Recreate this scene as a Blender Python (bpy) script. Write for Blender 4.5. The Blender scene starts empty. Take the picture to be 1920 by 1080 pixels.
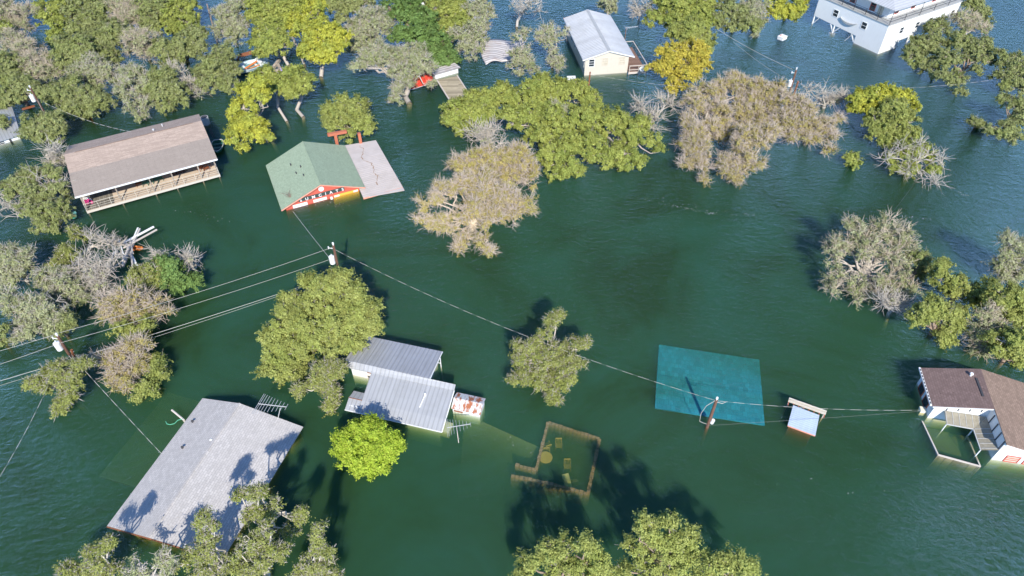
import bpy, math, random
import numpy as np
R = math.radians

# ------------------------------------------------------------------ camera
scene = bpy.context.scene
F, NADIR, H = 1280.0, 1850.0, 52.0
PITCH = math.pi/2 - math.atan2(NADIR-540, F)
cd = bpy.data.cameras.new("camera"); cam = bpy.data.objects.new("camera", cd)
scene.collection.objects.link(cam)
cd.sensor_width = 36.0; cd.lens = F/1920*36.0; cd.clip_start = 0.5; cd.clip_end = 6000
cam.location = (0, 0, H); cam.rotation_euler = (math.pi/2 - PITCH, 0, 0)
scene.camera = cam

# ------------------------------------------------------------------ sky and sun
SUN_EL, SUN_AZ = R(38), R(-8)        # shadows run away from the camera, slightly to the left
w = bpy.data.worlds.new("World"); scene.world = w; w.use_nodes = True
nt = w.node_tree; bg = nt.nodes['Background']
sky = nt.nodes.new('ShaderNodeTexSky'); sky.sky_type = 'NISHITA'; sky.sun_disc = False
sky.sun_elevation = SUN_EL; sky.sun_rotation = R(180-8); sky.altitude = 3000; sky.dust_density = 0.0; sky.ozone_density = 6.0; sky.air_density = 1.0
deep = nt.nodes.new('ShaderNodeMix'); deep.data_type = 'RGBA'; deep.blend_type = 'MULTIPLY'; deep.inputs[0].default_value = 1.0
deep.inputs[7].default_value = (0.98, 0.98, 0.98, 1)            # very clear, deep blue autumn sky
nt.links.new(sky.outputs[0], deep.inputs[6]); nt.links.new(deep.outputs[2], bg.inputs[0]); bg.inputs[1].default_value = 0.145
sd = bpy.data.lights.new("sun", 'SUN'); sd.energy = 3.5; sd.angle = R(0.53); sd.color = (1.0, 0.94, 0.84)
sun = bpy.data.objects.new("sun", sd); scene.collection.objects.link(sun)
sun.rotation_euler = (math.pi/2 - SUN_EL, 0, -SUN_AZ)
scene.view_settings.view_transform = 'Standard'; scene.view_settings.look = 'None'
scene.view_settings.exposure = 0.87; scene.view_settings.gamma = 1.0
scene.cycles.max_bounces = 6; scene.cycles.diffuse_bounces = 3; scene.cycles.glossy_bounces = 2
scene.cycles.transmission_bounces = 2; scene.cycles.volume_bounces = 2; scene.cycles.transparent_max_bounces = 12
scene.cycles.use_denoising = True

# ------------------------------------------------------------------ helpers
def P(x, y, z=0.0):
    """ground survey: the world point at height z seen at photo position x, y"""
    u = (x-960)/F; v = -(y-540)/F
    d = np.array([u, math.cos(PITCH)+v*math.sin(PITCH), -math.sin(PITCH)+v*math.cos(PITCH)])
    return np.array([0, 0, H]) + d*((z-H)/d[2])
def depth(p):
    return (p[1])*math.cos(PITCH) + (H-p[2])*math.sin(PITCH)

COL = scene.collection
def tag(o, label=None, cat=None, group=None, kind=None):
    if label: o['label'] = label
    if cat: o['category'] = cat
    if group: o['group'] = group
    if kind: o['kind'] = kind
    return o
def thing(name, label, cat, loc=(0, 0, 0), ang=0.0, group=None):
    o = bpy.data.objects.new(name, None); COL.objects.link(o); o.empty_display_size = 0.3
    o.location = loc; o.rotation_euler = (0, 0, R(ang))
    return tag(o, label, cat, group)
def np_mesh(name, verts, faces_k, k, mats, parent=None, mat_idx=None):
    """verts (N,3), faces_k (M,k) constant size polygons"""
    me = bpy.data.meshes.new(name)
    nf = len(faces_k)
    me.vertices.add(len(verts)); me.vertices.foreach_set('co', np.ascontiguousarray(verts, dtype=np.float32).ravel())
    me.loops.add(nf*k); me.loops.foreach_set('vertex_index', np.ascontiguousarray(faces_k, dtype=np.int32).ravel())
    me.polygons.add(nf); me.polygons.foreach_set('loop_start', np.arange(0, nf*k, k, dtype=np.int32))
    if mat_idx is not None: me.polygons.foreach_set('material_index', np.ascontiguousarray(mat_idx, dtype=np.int32))
    me.update(calc_edges=True)
    for m in (mats if isinstance(mats, (list, tuple)) else [mats]): me.materials.append(m)
    o = bpy.data.objects.new(name, me); COL.objects.link(o)
    if parent: o.parent = parent
    return o

class MB:
    def __init__(s): s.v = []; s.f = []; s.m = []; s.cur = 0
    def mat(s, i): s.cur = i; return s
    def poly(s, pts):
        n = len(s.v); s.v += [tuple(map(float, p)) for p in pts]; s.f.append(list(range(n, n+len(pts)))); s.m.append(s.cur); return s
    def hexa(s, a, b):
        """a: four lower points, b: four upper points, counter-clockwise"""
        n = len(s.v); s.v += [tuple(map(float, p)) for p in list(a)+list(b)]
        for q in ((3, 2, 1, 0), (4, 5, 6, 7), (0, 1, 5, 4), (1, 2, 6, 5), (2, 3, 7, 6), (3, 0, 4, 7)):
            s.f.append([n+i for i in q]); s.m.append(s.cur)
        return s
    def box(s, x0, y0, z0, x1, y1, z1):
        return s.hexa([(x0, y0, z0), (x1, y0, z0), (x1, y1, z0), (x0, y1, z0)], [(x0, y0, z1), (x1, y0, z1), (x1, y1, z1), (x0, y1, z1)])
    def slab(s, pts, th):
        """a sloped plate: pts counter-clockwise from above, thickness th downwards"""
        n = len(s.v); k = len(pts)
        s.v += [tuple(map(float, p)) for p in pts] + [(float(p[0]), float(p[1]), float(p[2])-th) for p in pts]
        s.f.append(list(range(n, n+k))); s.m.append(s.cur)
        s.f.append([n+k+i for i in reversed(range(k))]); s.m.append(s.cur)
        for i in range(k):
            j = (i+1) % k; s.f.append([n+j, n+i, n+k+i, n+k+j]); s.m.append(s.cur)
        return s
    def bar(s, p, q, r, r2=None, n=4):
        p = np.array(p, float); q = np.array(q, float); d = q-p; L = np.linalg.norm(d)
        if L < 1e-6: return s
        d /= L; a = np.cross(d, [0, 0, 1.0])
        if np.linalg.norm(a) < 1e-3: a = np.array([1.0, 0, 0])
        a /= np.linalg.norm(a); b = np.cross(d, a); r2 = r if r2 is None else r2
        k = len(s.v); off = math.pi/4 if n == 4 else 0
        for c, rr in ((p, r), (q, r2)):
            for i in range(n):
                t = off+2*math.pi*i/n; s.v.append(tuple(c+a*rr*math.cos(t)+b*rr*math.sin(t)))
        for i in range(n):
            j = (i+1) % n; s.f.append([k+i, k+j, k+n+j, k+n+i]); s.m.append(s.cur)
        s.f.append([k+i for i in reversed(range(n))]); s.m.append(s.cur)
        s.f.append([k+n+i for i in range(n)]); s.m.append(s.cur)
        return s
    def path(s, pts, r, r2=None, n=5):
        r2 = r if r2 is None else r2; m = len(pts)-1
        for i in range(m):
            s.bar(pts[i], pts[i+1], r+(r2-r)*i/m, r+(r2-r)*(i+1)/m, n)
        return s
    def build(s, name, mats, parent=None, bevel=0):
        me = bpy.data.meshes.new(name); me.from_pydata(s.v, [], s.f)
        for m in (mats if isinstance(mats, (list, tuple)) else [mats]): me.materials.append(m)
        me.polygons.foreach_set('material_index', s.m); me.update()
        o = bpy.data.objects.new(name, me); COL.objects.link(o)
        if parent: o.parent = parent
        if bevel:
            b = o.modifiers.new('bevel', 'BEVEL'); b.width = bevel; b.segments = 1; b.limit_method = 'ANGLE'
        return o

# ------------------------------------------------------------------ materials
class NB:
    def __init__(s, name):
        s.m = bpy.data.materials.new(name); s.m.use_nodes = True; s.t = s.m.node_tree
        s.b = s.t.nodes['Principled BSDF']; s.out = s.t.nodes['Material Output']
    def n(s, typ, **kw):
        x = s.t.nodes.new(typ)
        for k, v in kw.items():
            if isinstance(k, str) and hasattr(x, k): setattr(x, k, v)
        return x
    def l(s, a, b): s.t.links.new(a, b)
    def coords(s, scale=(1, 1, 1), rot=(0, 0, 0), kind='Object'):
        tc = s.n('ShaderNodeTexCoord'); mp = s.n('ShaderNodeMapping')
        mp.inputs['Scale'].default_value = scale; mp.inputs['Rotation'].default_value = rot
        s.l(tc.outputs[kind], mp.inputs[0]); return mp.outputs[0]
    def noise(s, vec, scale, detail=4, rough=0.55, dist=0):
        x = s.n('ShaderNodeTexNoise'); x.inputs['Scale'].default_value = scale; x.inputs['Detail'].default_value = detail
        x.inputs['Roughness'].default_value = rough; x.inputs['Distortion'].default_value = dist
        s.l(vec, x.inputs['Vector']); return x.outputs[0]
    def ramp(s, fac, stops):
        x = s.n('ShaderNodeValToRGB'); e = x.color_ramp.elements
        while len(e) < len(stops): e.new(0.5)
        for i, (p, c) in enumerate(stops):
            e[i].position = p; e[i].color = (c[0], c[1], c[2], 1) if isinstance(c, (tuple, list)) else (c, c, c, 1)
        s.l(fac, x.inputs[0]); return x.outputs[0]
    def mix(s, fac, a, b, mode='MIX'):
        x = s.n('ShaderNodeMix'); x.data_type = 'RGBA'; x.blend_type = mode
        if isinstance(fac, (int, float)): x.inputs[0].default_value = fac
        else: s.l(fac, x.inputs[0])
        for v, i in ((a, 6), (b, 7)):
            if isinstance(v, (tuple, list)): x.inputs[i].default_value = (v[0], v[1], v[2], 1)
            else: s.l(v, x.inputs[i])
        return x.outputs[2]
    def bump(s, h, strength=0.3, dist=0.02):
        x = s.n('ShaderNodeBump'); x.inputs['Strength'].default_value = strength; x.inputs['Distance'].default_value = dist
        s.l(h, x.inputs['Height']); s.l(x.outputs[0], s.b.inputs['Normal']); return x
    def done(s, color=None, rough=0.8, metal=0.0, spec=0.3):
        if color is not None:
            if isinstance(color, (tuple, list)): s.b.inputs['Base Color'].default_value = (*color[:3], 1)
            else: s.l(color, s.b.inputs['Base Color'])
        s.b.inputs['Roughness'].default_value = rough; s.b.inputs['Metallic'].default_value = metal
        s.b.inputs['Specular IOR Level'].default_value = spec
        return s.m
def mul(c, k): return tuple(min(1, x*k) for x in c)
def paint(name, c, rough=0.7, var=0.18, scale=1.2, dirt=0.25):
    b = NB(name); v = b.coords()
    col = b.mix(b.noise(v, scale), mul(c, 1-var), mul(c, 1+var*0.6))
    d = b.ramp(b.noise(b.coords((3, 3, 0.6)), 1.7, 6), [(0.52, 0), (0.8, dirt)])
    col = b.mix(d, col, mul((c[0]*0.9, c[1]*0.85, c[2]*0.75), 0.45))
    return b.done(col, rough)
def shingle(name, c, rot=0.0, row=0.14, tab=0.33, contrast=0.25, blot=(0.9, 0.95)):
    b = NB(name); v = b.coords(rot=(0, 0, rot))
    br = b.n('ShaderNodeTexBrick'); b.l(v, br.inputs['Vector'])
    br.inputs['Scale'].default_value = 1.0; br.inputs['Brick Width'].default_value = tab; br.inputs['Row Height'].default_value = row
    br.inputs['Mortar Size'].default_value = 0.014; br.inputs['Mortar Smooth'].default_value = 0.3; br.inputs['Bias'].default_value = 0.1
    br.inputs['Color1'].default_value = (*mul(c, 1-contrast), 1); br.inputs['Color2'].default_value = (*mul(c, 1+contrast*0.7), 1)
    br.inputs['Mortar'].default_value = (*mul(c, 0.55), 1)
    col = b.mix(b.ramp(b.noise(b.coords(), 0.45, 5), [(0.35, 0), (0.7, 1)]), br.outputs[0], mul(c, 0.85), 'MIX')
    col = b.mix(0.5, br.outputs[0], col)
    col = b.mix(b.ramp(b.noise(b.coords((1, 1, 1)), 2.6, 5, 0.7), [(0.4, 0), (0.75, 0.45)]), col, mul(c, 0.62))
    st = b.ramp(b.noise(b.coords((1, 1, 1)), 3.3, 3, 0.6), [(blot[0]*0.78, 0), (blot[1]*0.84, 1)])
    col = b.mix(st, col, mul(c, 0.3))
    b.bump(br.outputs[1], 0.25, 0.01)
    return b.done(col, 0.92, 0, 0.2)
def ribbed(name, c, rough=0.42, metal=0.35, rust=0.0, streak=(6, 0.35, 1), rib_shade=0.0):
    b = NB(name)
    col = b.mix(b.noise(b.coords(streak), 1.1, 5), mul(c, 0.82), mul(c, 1.1))
    if rib_shade:      # shading of the ribs painted as dark lines along the sheets
        wv = b.n('ShaderNodeTexWave'); wv.bands_direction = 'X' if rib_shade > 0 else 'Y'; wv.inputs['Scale'].default_value = 0.314/abs(rib_shade); b.l(b.coords(), wv.inputs[0])
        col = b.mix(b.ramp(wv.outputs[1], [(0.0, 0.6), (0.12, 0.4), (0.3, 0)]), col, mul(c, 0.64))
    col = b.mix(b.ramp(b.noise(b.coords(), 0.8, 6), [(0.45, 0), (0.8, 0.4)]), col, mul((c[0], c[1]*0.97, c[2]*0.9), 0.62))
    if rust:
        r = b.ramp(b.noise(b.coords((1.6, 0.5, 1)), 1.9, 6, 0.65), [(1-rust-0.06, 0), (1-rust+0.03, 1)])
        col = b.mix(r, col, b.mix(b.noise(b.coords(), 9), (0.30, 0.085, 0.035), (0.42, 0.16, 0.07)))
    return b.done(col, rough, metal, 0.4)
def planks(name, c, width=0.15, along='x', gap=0.4, var=0.35):
    b = NB(name); v = b.coords(rot=(0, 0, 0 if along == 'x' else math.pi/2))
    br = b.n('ShaderNodeTexBrick'); b.l(v, br.inputs['Vector'])
    br.inputs['Scale'].default_value = 1; br.inputs['Brick Width'].default_value = 3.5; br.inputs['Row Height'].default_value = width
    br.inputs['Mortar Size'].default_value = 0.012
    br.inputs['Color1'].default_value = (*mul(c, 1-var), 1); br.inputs['Color2'].default_value = (*mul(c, 1+var*0.6), 1)
    br.inputs['Mortar'].default_value = (*mul(c, gap), 1)
    col = b.mix(b.ramp(b.noise(b.coords((1, 1, 1)), 1.5, 6, 0.7), [(0.4, 0), (0.8, 0.5)]), br.outputs[0], mul(c, 0.6))
    return b.done(col, 0.85, 0, 0.2)
def leaf_mat(name, dark, light, odd, trans=0.28, scale=0.5):
    b = NB(name); g = b.n('ShaderNodeNewGeometry')
    col = b.mix(g.outputs['Random Per Island'], dark, light)
    patch = b.ramp(b.noise(b.coords(), scale, 3), [(0.42, 0), (0.66, 0.7)])
    col = b.mix(patch, col, odd)
    # every leaf spray has its own tone
    rr = b.n('ShaderNodeMath'); rr.operation = 'MULTIPLY'; b.l(g.outputs['Random Per Island'], rr.inputs[0]); rr.inputs[1].default_value = 17.3
    fr = b.n('ShaderNodeMath'); fr.operation = 'FRACT'; b.l(rr.outputs[0], fr.inputs[0])
    col = b.mix(1.0, col, b.ramp(fr.outputs[0], [(0.0, 0.66), (0.5, 1.0), (1.0, 1.25)]), 'MULTIPLY')
    col = b.mix(1.0, col, b.ramp(b.noise(b.coords(), 1.6, 3, 0.6), [(0.3, 0.78), (0.5, 1.0), (0.72, 1.16)]), 'MULTIPLY')
    df = b.n('ShaderNodeBsdfDiffuse'); tr = b.n('ShaderNodeBsdfTranslucent'); mx = b.n('ShaderNodeMixShader')
    b.l(col, df.inputs[0]); b.l(b.mix(0.5, col, mul(light, 1.3)), tr.inputs[0]); mx.inputs[0].default_value = trans
    b.l(df.outputs[0], mx.inputs[1]); b.l(tr.outputs[0], mx.inputs[2]); b.l(mx.outputs[0], b.out.inputs['Surface'])
    return b.m

M = {}
M['white'] = paint('white_paint', (0.80, 0.81, 0.80), 0.55, 0.06, 0.5, 0.12)
M['cream'] = paint('cream_paint', (0.60, 0.555, 0.47), 0.6, 0.06, 0.5, 0.12)
M['grey_trim'] = paint('grey_trim', (0.42, 0.43, 0.43), 0.6)
M['dark_metal'] = paint('dark_metal', (0.07, 0.07, 0.075), 0.5)
M['steel'] = paint('pale_steel', (0.55, 0.56, 0.56), 0.4)
M['glass'] = NB('window_glass').done((0.03, 0.04, 0.05), 0.08, 0, 0.8)
M['blind'] = paint('window_blind', (0.55, 0.50, 0.40), 0.8, 0.2, 4)
M['red'] = paint('red_paint', (0.62, 0.13, 0.09), 0.7, 0.15, 1.0, 0.2)
M['orange_trim'] = paint('salmon_trim', (0.80, 0.36, 0.25), 0.7)
M['roof_green'] = shingle('green_shingle', (0.34, 0.425, 0.30), math.pi/2, contrast=0.12, blot=(0.9, 1.0))
M['roof_grey'] = shingle('grey_shingle', (0.53, 0.505, 0.485), math.pi/2, row=0.2, tab=0.4, contrast=0.13)
M['roof_tan'] = shingle('tan_shingle', (0.46, 0.36, 0.295), 0, row=0.16, tab=0.9, contrast=0.2)
M['roof_tan_flat'] = shingle('worn_tan_shingle', (0.36, 0.305, 0.26), 0, row=0.2, tab=1.6, contrast=0.05)
M['roof_brown'] = shingle('brown_shingle', (0.215, 0.15, 0.135), math.pi/2, row=0.2, tab=0.3, contrast=0.2, blot=(0.84, 0.9))
M['roof_rust'] = shingle('rusty_brown_shingle', (0.30, 0.215, 0.165), math.pi/2, row=0.2, tab=0.3, contrast=0.25)
M['roof_teal'] = shingle('teal_shingle', (0.03, 0.34, 0.62), 0, row=0.6, tab=0.42, contrast=0.28)
M['metal_roof'] = ribbed('pale_metal_roof', (0.51, 0.52, 0.53), rib_shade=.42)
M['metal_rear'] = ribbed('duller_metal_roof', (0.50, 0.505, 0.52), rib_shade=.42)
M['metal_white'] = ribbed('white_metal_roof', (0.57, 0.585, 0.60), 0.5, 0.15, streak=(0.4, 7, 1), rib_shade=-.5)
M['metal_rusty'] = ribbed('rust_striped_metal', (0.62, 0.63, 0.63), 0.6, 0.1, rust=0.47)
M['metal_blue'] = ribbed('blue_white_metal', (0.50, 0.60, 0.74), 0.5, 0.15, rib_shade=-.2)
M['lean_roof'] = ribbed('weathered_lean_roof', (0.54, 0.49, 0.46), 0.7, 0.0, streak=(0.3, 5, 1))
M['sand_deck'] = planks('sandy_deck', (0.62, 0.50, 0.38), 0.9, gap=0.85, var=0.1)
M['grey_deck'] = planks('grey_deck', (0.25, 0.225, 0.185), 0.22, 'y', 0.25)
M['brown_deck'] = planks('brown_deck', (0.27, 0.17, 0.13), 0.15)
M['wood'] = planks('weathered_wood', (0.42, 0.36, 0.30), 0.2)
M['pale_wood'] = paint('pale_wood', (0.60, 0.54, 0.48), 0.8)
M['pole'] = paint('pole_wood', (0.19, 0.105, 0.075), 0.85, 0.3, 3)
M['redwood'] = paint('red_post_paint', (0.48, 0.16, 0.09), 0.8, 0.2, 3)
M['rust'] = paint('rust', (0.30, 0.12, 0.06), 0.85, 0.3, 4)
M['stone'] = paint('patio_stone', (0.42, 0.29, 0.22), 0.9, 0.45, 5, 0.7)
M['slab'] = paint('sunken_slab', (0.50, 0.47, 0.36), 0.9, 0.15, 0.8)
M['yellow'] = paint('yellow_plastic', (0.66, 0.48, 0.17), 0.5, 0.1)
M['pale_plastic'] = paint('pale_plastic', (0.85, 0.80, 0.62), 0.5)
M['green_fabric'] = paint('dark_green_plastic', (0.02, 0.12, 0.09), 0.5)
M['brown_plastic'] = paint('brown_plastic', (0.28, 0.10, 0.05), 0.6)
M['pink'] = paint('pink_cloth', (0.60, 0.05, 0.22), 0.8)
M['tan_mat'] = planks('straw_cover', (0.42, 0.36, 0.25), 0.3, gap=0.7, var=0.35)
M['red_tarp'] = paint('red_tarp', (0.72, 0.07, 0.04), 0.6, 0.15, 2)
M['teal_hull'] = paint('teal_hull', (0.16, 0.40, 0.38), 0.5)
M['pale_blue'] = paint('pale_blue_gelcoat', (0.55, 0.68, 0.72), 0.4)
M['green_hull'] = paint('green_hull', (0.03, 0.14, 0.10), 0.4)
M['orange'] = paint('orange_plastic', (0.72, 0.24, 0.07), 0.5)
M['purple'] = paint('purple_tarp', (0.35, 0.27, 0.55), 0.7)
M['wire'] = NB('pale_wire').done((0.52, 0.51, 0.46), 0.5)
M['wire_dark'] = NB('dark_wire').done((0.05, 0.055, 0.05), 0.6)
M['wire_mid'] = NB('grey_wire').done((0.22, 0.23, 0.21), 0.6)
M['sign_grey'] = paint('sign_grey', (0.055, 0.08, 0.075), 0.6)
M['sign_yellow'] = paint('sign_yellow', (0.90, 0.50, 0.08), 0.6, 0.1)
M['sign_yellow_wall'] = paint('ochre_siding', (0.62, 0.52, 0.26), 0.8)
M['sign_pale'] = paint('sign_pale', (0.80, 0.77, 0.68), 0.6)
M['trans'] = paint('corrugated_fibreglass', (0.33, 0.30, 0.23), 0.6, 0.35, 2.5, 0.5)
M['rope'] = NB('green_rope').done((0.12, 0.45, 0.28), 0.7)
M['bark_pale'] = paint('pale_bark', (0.50, 0.45, 0.39), 0.9, 0.25, 3)
M['bark_white'] = paint('bleached_bark', (0.56, 0.51, 0.44), 0.9, 0.2, 3)
M['bark_brown'] = paint('brown_bark', (0.33, 0.25, 0.19), 0.9, 0.3, 3)
M['twig_tan'] = paint('tan_twigs', (0.58, 0.50, 0.39), 0.9, 0.25, 3)
M['twig_rose'] = paint('rosy_twigs', (0.60, 0.51, 0.42), 0.9, 0.25, 3)

# ------------------------------------------------------------------ water, bed
def water_material():
    b = NB('flood_water'); t = b.t; t.nodes.remove(b.b)
    tr = b.n('ShaderNodeBsdfTransparent'); gl = b.n('ShaderNodeBsdfGlossy'); gl.inputs['Roughness'].default_value = 0.05; gl.inputs['Color'].default_value = (0.29, 0.43, 0.72, 1)
    fr = b.n('ShaderNodeFresnel'); fr.inputs['IOR'].default_value = 1.333
    mx = b.n('ShaderNodeMixShader')
    # tree and sky reflections painted in as olive and teal patches; and less light leaves the water towards grazing angles
    reflection_tint = b.ramp(b.noise(b.coords((1, 1.25, 1), (0, 0, R(25))), 0.045, 5, 0.6, 1.4), [(0.36, (1, 1, 1)), (0.52, (0.97, 0.93, 0.84)), (0.66, (0.90, 0.80, 0.62))])
    lw = b.n('ShaderNodeLayerWeight'); lw.inputs['Blend'].default_value = 0.5
    b.l(b.mix(1.0, reflection_tint, b.ramp(lw.outputs['Facing'], [(0.22, 1.0), (0.40, 0.90), (0.62, 0.50)]), 'MULTIPLY'), tr.inputs[0])
    # chop: short waves, longer swell, calmer patches
    v1 = b.coords((0.7, 1.3, 1), (0, 0, R(-24)))
    v2 = b.coords((0.6, 1.35, 1), (0, 0, R(38)))
    n1 = b.noise(v1, 1.9, 6, 0.66, 0.5); n2 = b.noise(v2, 0.9, 6, 0.66, 0.4); n3 = b.noise(b.coords(), 6.0, 3, 0.6)
    patch = b.ramp(b.noise(b.coords((1, 0.8, 1)), 0.035, 3, 0.5, 0.8), [(0.3, 0.35), (0.7, 1.0)])
    a = b.n('ShaderNodeMath'); a.operation = 'ADD'; b.l(n1, a.inputs[0]); b.l(n2, a.inputs[1])
    c = b.n('ShaderNodeMath'); c.operation = 'MULTIPLY_ADD'; b.l(n3, c.inputs[0]); c.inputs[1].default_value = 0.22; b.l(a.outputs[0], c.inputs[2])
    # the open lake to the right and far side is choppier than the sheltered water by the trees
    sx = b.n('ShaderNodeSeparateXYZ'); b.l(b.coords(), sx.inputs[0])
    mr = b.n('ShaderNodeMapRange'); b.l(sx.outputs[0], mr.inputs[0])
    for i, q in ((1, -20), (2, 60), (3, 0.75), (4, 1.7)): mr.inputs[i].default_value = q
    my = b.n('ShaderNodeMapRange'); b.l(sx.outputs[1], my.inputs[0])
    for i, q in ((1, 30), (2, 110), (3, 1.5), (4, 1.15)): my.inputs[i].default_value = q
    m1 = b.n('ShaderNodeMath'); m1.operation = 'MULTIPLY'; b.l(mr.outputs[0], m1.inputs[0]); b.l(my.outputs[0], m1.inputs[1])
    m2 = b.n('ShaderNodeMath'); m2.operation = 'MULTIPLY'; b.l(m1.outputs[0], m2.inputs[0]); b.l(patch, m2.inputs[1])
    h = b.n('ShaderNodeMath'); h.operation = 'MULTIPLY'; b.l(c.outputs[0], h.inputs[0]); b.l(m2.outputs[0], h.inputs[1])
    bp = b.n('ShaderNodeBump'); bp.inputs['Strength'].default_value = 1.0; bp.inputs['Distance'].default_value = WAVE
    b.l(h.outputs[0], bp.inputs['Height']); b.l(bp.outputs[0], gl.inputs['Normal']); b.l(bp.outputs[0], fr.inputs['Normal'])
    # light leaving the water is not bent in this model, so only the outer side reflects
    ge = b.n('ShaderNodeNewGeometry'); bf = b.n('ShaderNodeMath'); bf.operation = 'SUBTRACT'; bf.inputs[0].default_value = 1.0; b.l(ge.outputs['Backfacing'], bf.inputs[1])
    ff = b.n('ShaderNodeMath'); ff.operation = 'MULTIPLY'; b.l(fr.outputs[0], ff.inputs[0]); b.l(bf.outputs[0], ff.inputs[1])
    b.l(ff.outputs[0], mx.inputs[0]); b.l(tr.outputs[0], mx.inputs[1]); b.l(gl.outputs[0], mx.inputs[2])
    b.l(mx.outputs[0], b.out.inputs['Surface'])
    vs = b.n('ShaderNodeVolumeScatter'); va = b.n('ShaderNodeVolumeAbsorption'); ad = b.n('ShaderNodeAddShader')
    vs.inputs['Color'].default_value = (*SCAT, 1); vs.inputs['Density'].default_value = SD; vs.inputs['Anisotropy'].default_value = 0.0
    va.inputs['Color'].default_value = (*[1-x for x in ABSO], 1); va.inputs['Density'].default_value = AD
    b.l(vs.outputs[0], ad.inputs[0]); b.l(va.outputs[0], ad.inputs[1]); b.l(ad.outputs[0], b.out.inputs['Volume'])
    return b.m
WAVE = 0.2
SCAT, SD = (0.088, 0.228, 0.190), 1.0
ABSO, AD = (0.58, 0.40, 0.72), 1.0
M['water'] = water_material()
wb = MB().box(-900, -250, -9, 900, 1500, 0)
tag(wb.build('water', M['water']), 'green turbid flood water with wind ripples', kind='structure')
gb = MB().box(-1200, -500, -10.5, 1200, 1800, -9.5)
tag(gb.build('lake_bed', paint('lake_bed_mud', (0.09, 0.10, 0.05), 0.95)), 'muddy lake bed far below the surface', kind='structure')

# ================================================================== buildings
def gable_walls(mb, x0, x1, y0, y1, zb, ze, xr, zr):
    """walls round a gable whose ridge runs along y at xr"""
    mb.poly([(x0, y0, zb), (x1, y0, zb), (x1, y0, ze), (xr, y0, zr), (x0, y0, ze)])
    mb.poly([(x1, y1, zb), (x0, y1, zb), (x0, y1, ze), (xr, y1, zr), (x1, y1, ze)])
    mb.poly([(x0, y1, zb), (x0, y0, zb), (x0, y0, ze), (x0, y1, ze)])
    mb.poly([(x1, y0, zb), (x1, y1, zb), (x1, y1, ze), (x1, y0, ze)])
    return mb
def window(root, c, w, h, face, bars=1, frame='white', pane='glass', name='window'):
    """a window: frame with panes, centred at c on a wall; face 'x' lies along x and looks to -y, 'y' lies along y and looks to -x"""
    X, Y, Z = c; f = MB(); p = MB(); t = 0.07
    def bx(mb, a0, z0, a1, z1, o0, o1):
        if face == 'x': mb.box(X+a0, Y-o1, Z+z0, X+a1, Y-o0, Z+z1)
        else: mb.box(X-o1, Y+a0, Z+z0, X-o0, Y+a1, Z+z1)
    bx(f, -w/2-t, -h/2-t, -w/2, h/2+t, 0.005, 0.06); bx(f, w/2, -h/2-t, w/2+t, h/2+t, 0.005, 0.06)
    bx(f, -w/2, h/2, w/2, h/2+t, 0.005, 0.06); bx(f, -w/2, -h/2-t, w/2, -h/2, 0.005, 0.06)
    for i in range(bars):
        z = -h/2+h*(i+1)/(bars+1); bx(f, -w/2, z-0.025, w/2, z+0.025, 0.02, 0.055)
    bx(p, -w/2, -h/2, w/2, h/2, 0.005, 0.018)
    fo = f.build(name, M[frame], root); p.build('pane', M[pane], fo); return fo
def ribs(mb, a0, a1, b0, b1, step, r=0.04):
    """standing ribs between the edge a0->a1 and the edge b0->b1"""
    a0, a1, b0, b1 = [np.array(q, float) for q in (a0, a1, b0, b1)]
    n = max(2, int(np.linalg.norm(a1-a0)/step))
    for i in range(n+1):
        t = i/n; mb.bar(a0+(a1-a0)*t+[0, 0, 0.012], b0+(b1-b0)*t+[0, 0, 0.012], r)
    return mb
def pipe(root, p, h=0.5, r=0.06, mat='steel', name='vent_pipe'):
    m = MB().bar(p, (p[0], p[1], p[2]+h), r, n=8); m.bar((p[0], p[1], p[2]+h-0.02), (p[0], p[1], p[2]+h+0.08), r*1.7, r*1.3, n=8)
    return m.build(name, M[mat], root)

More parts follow.
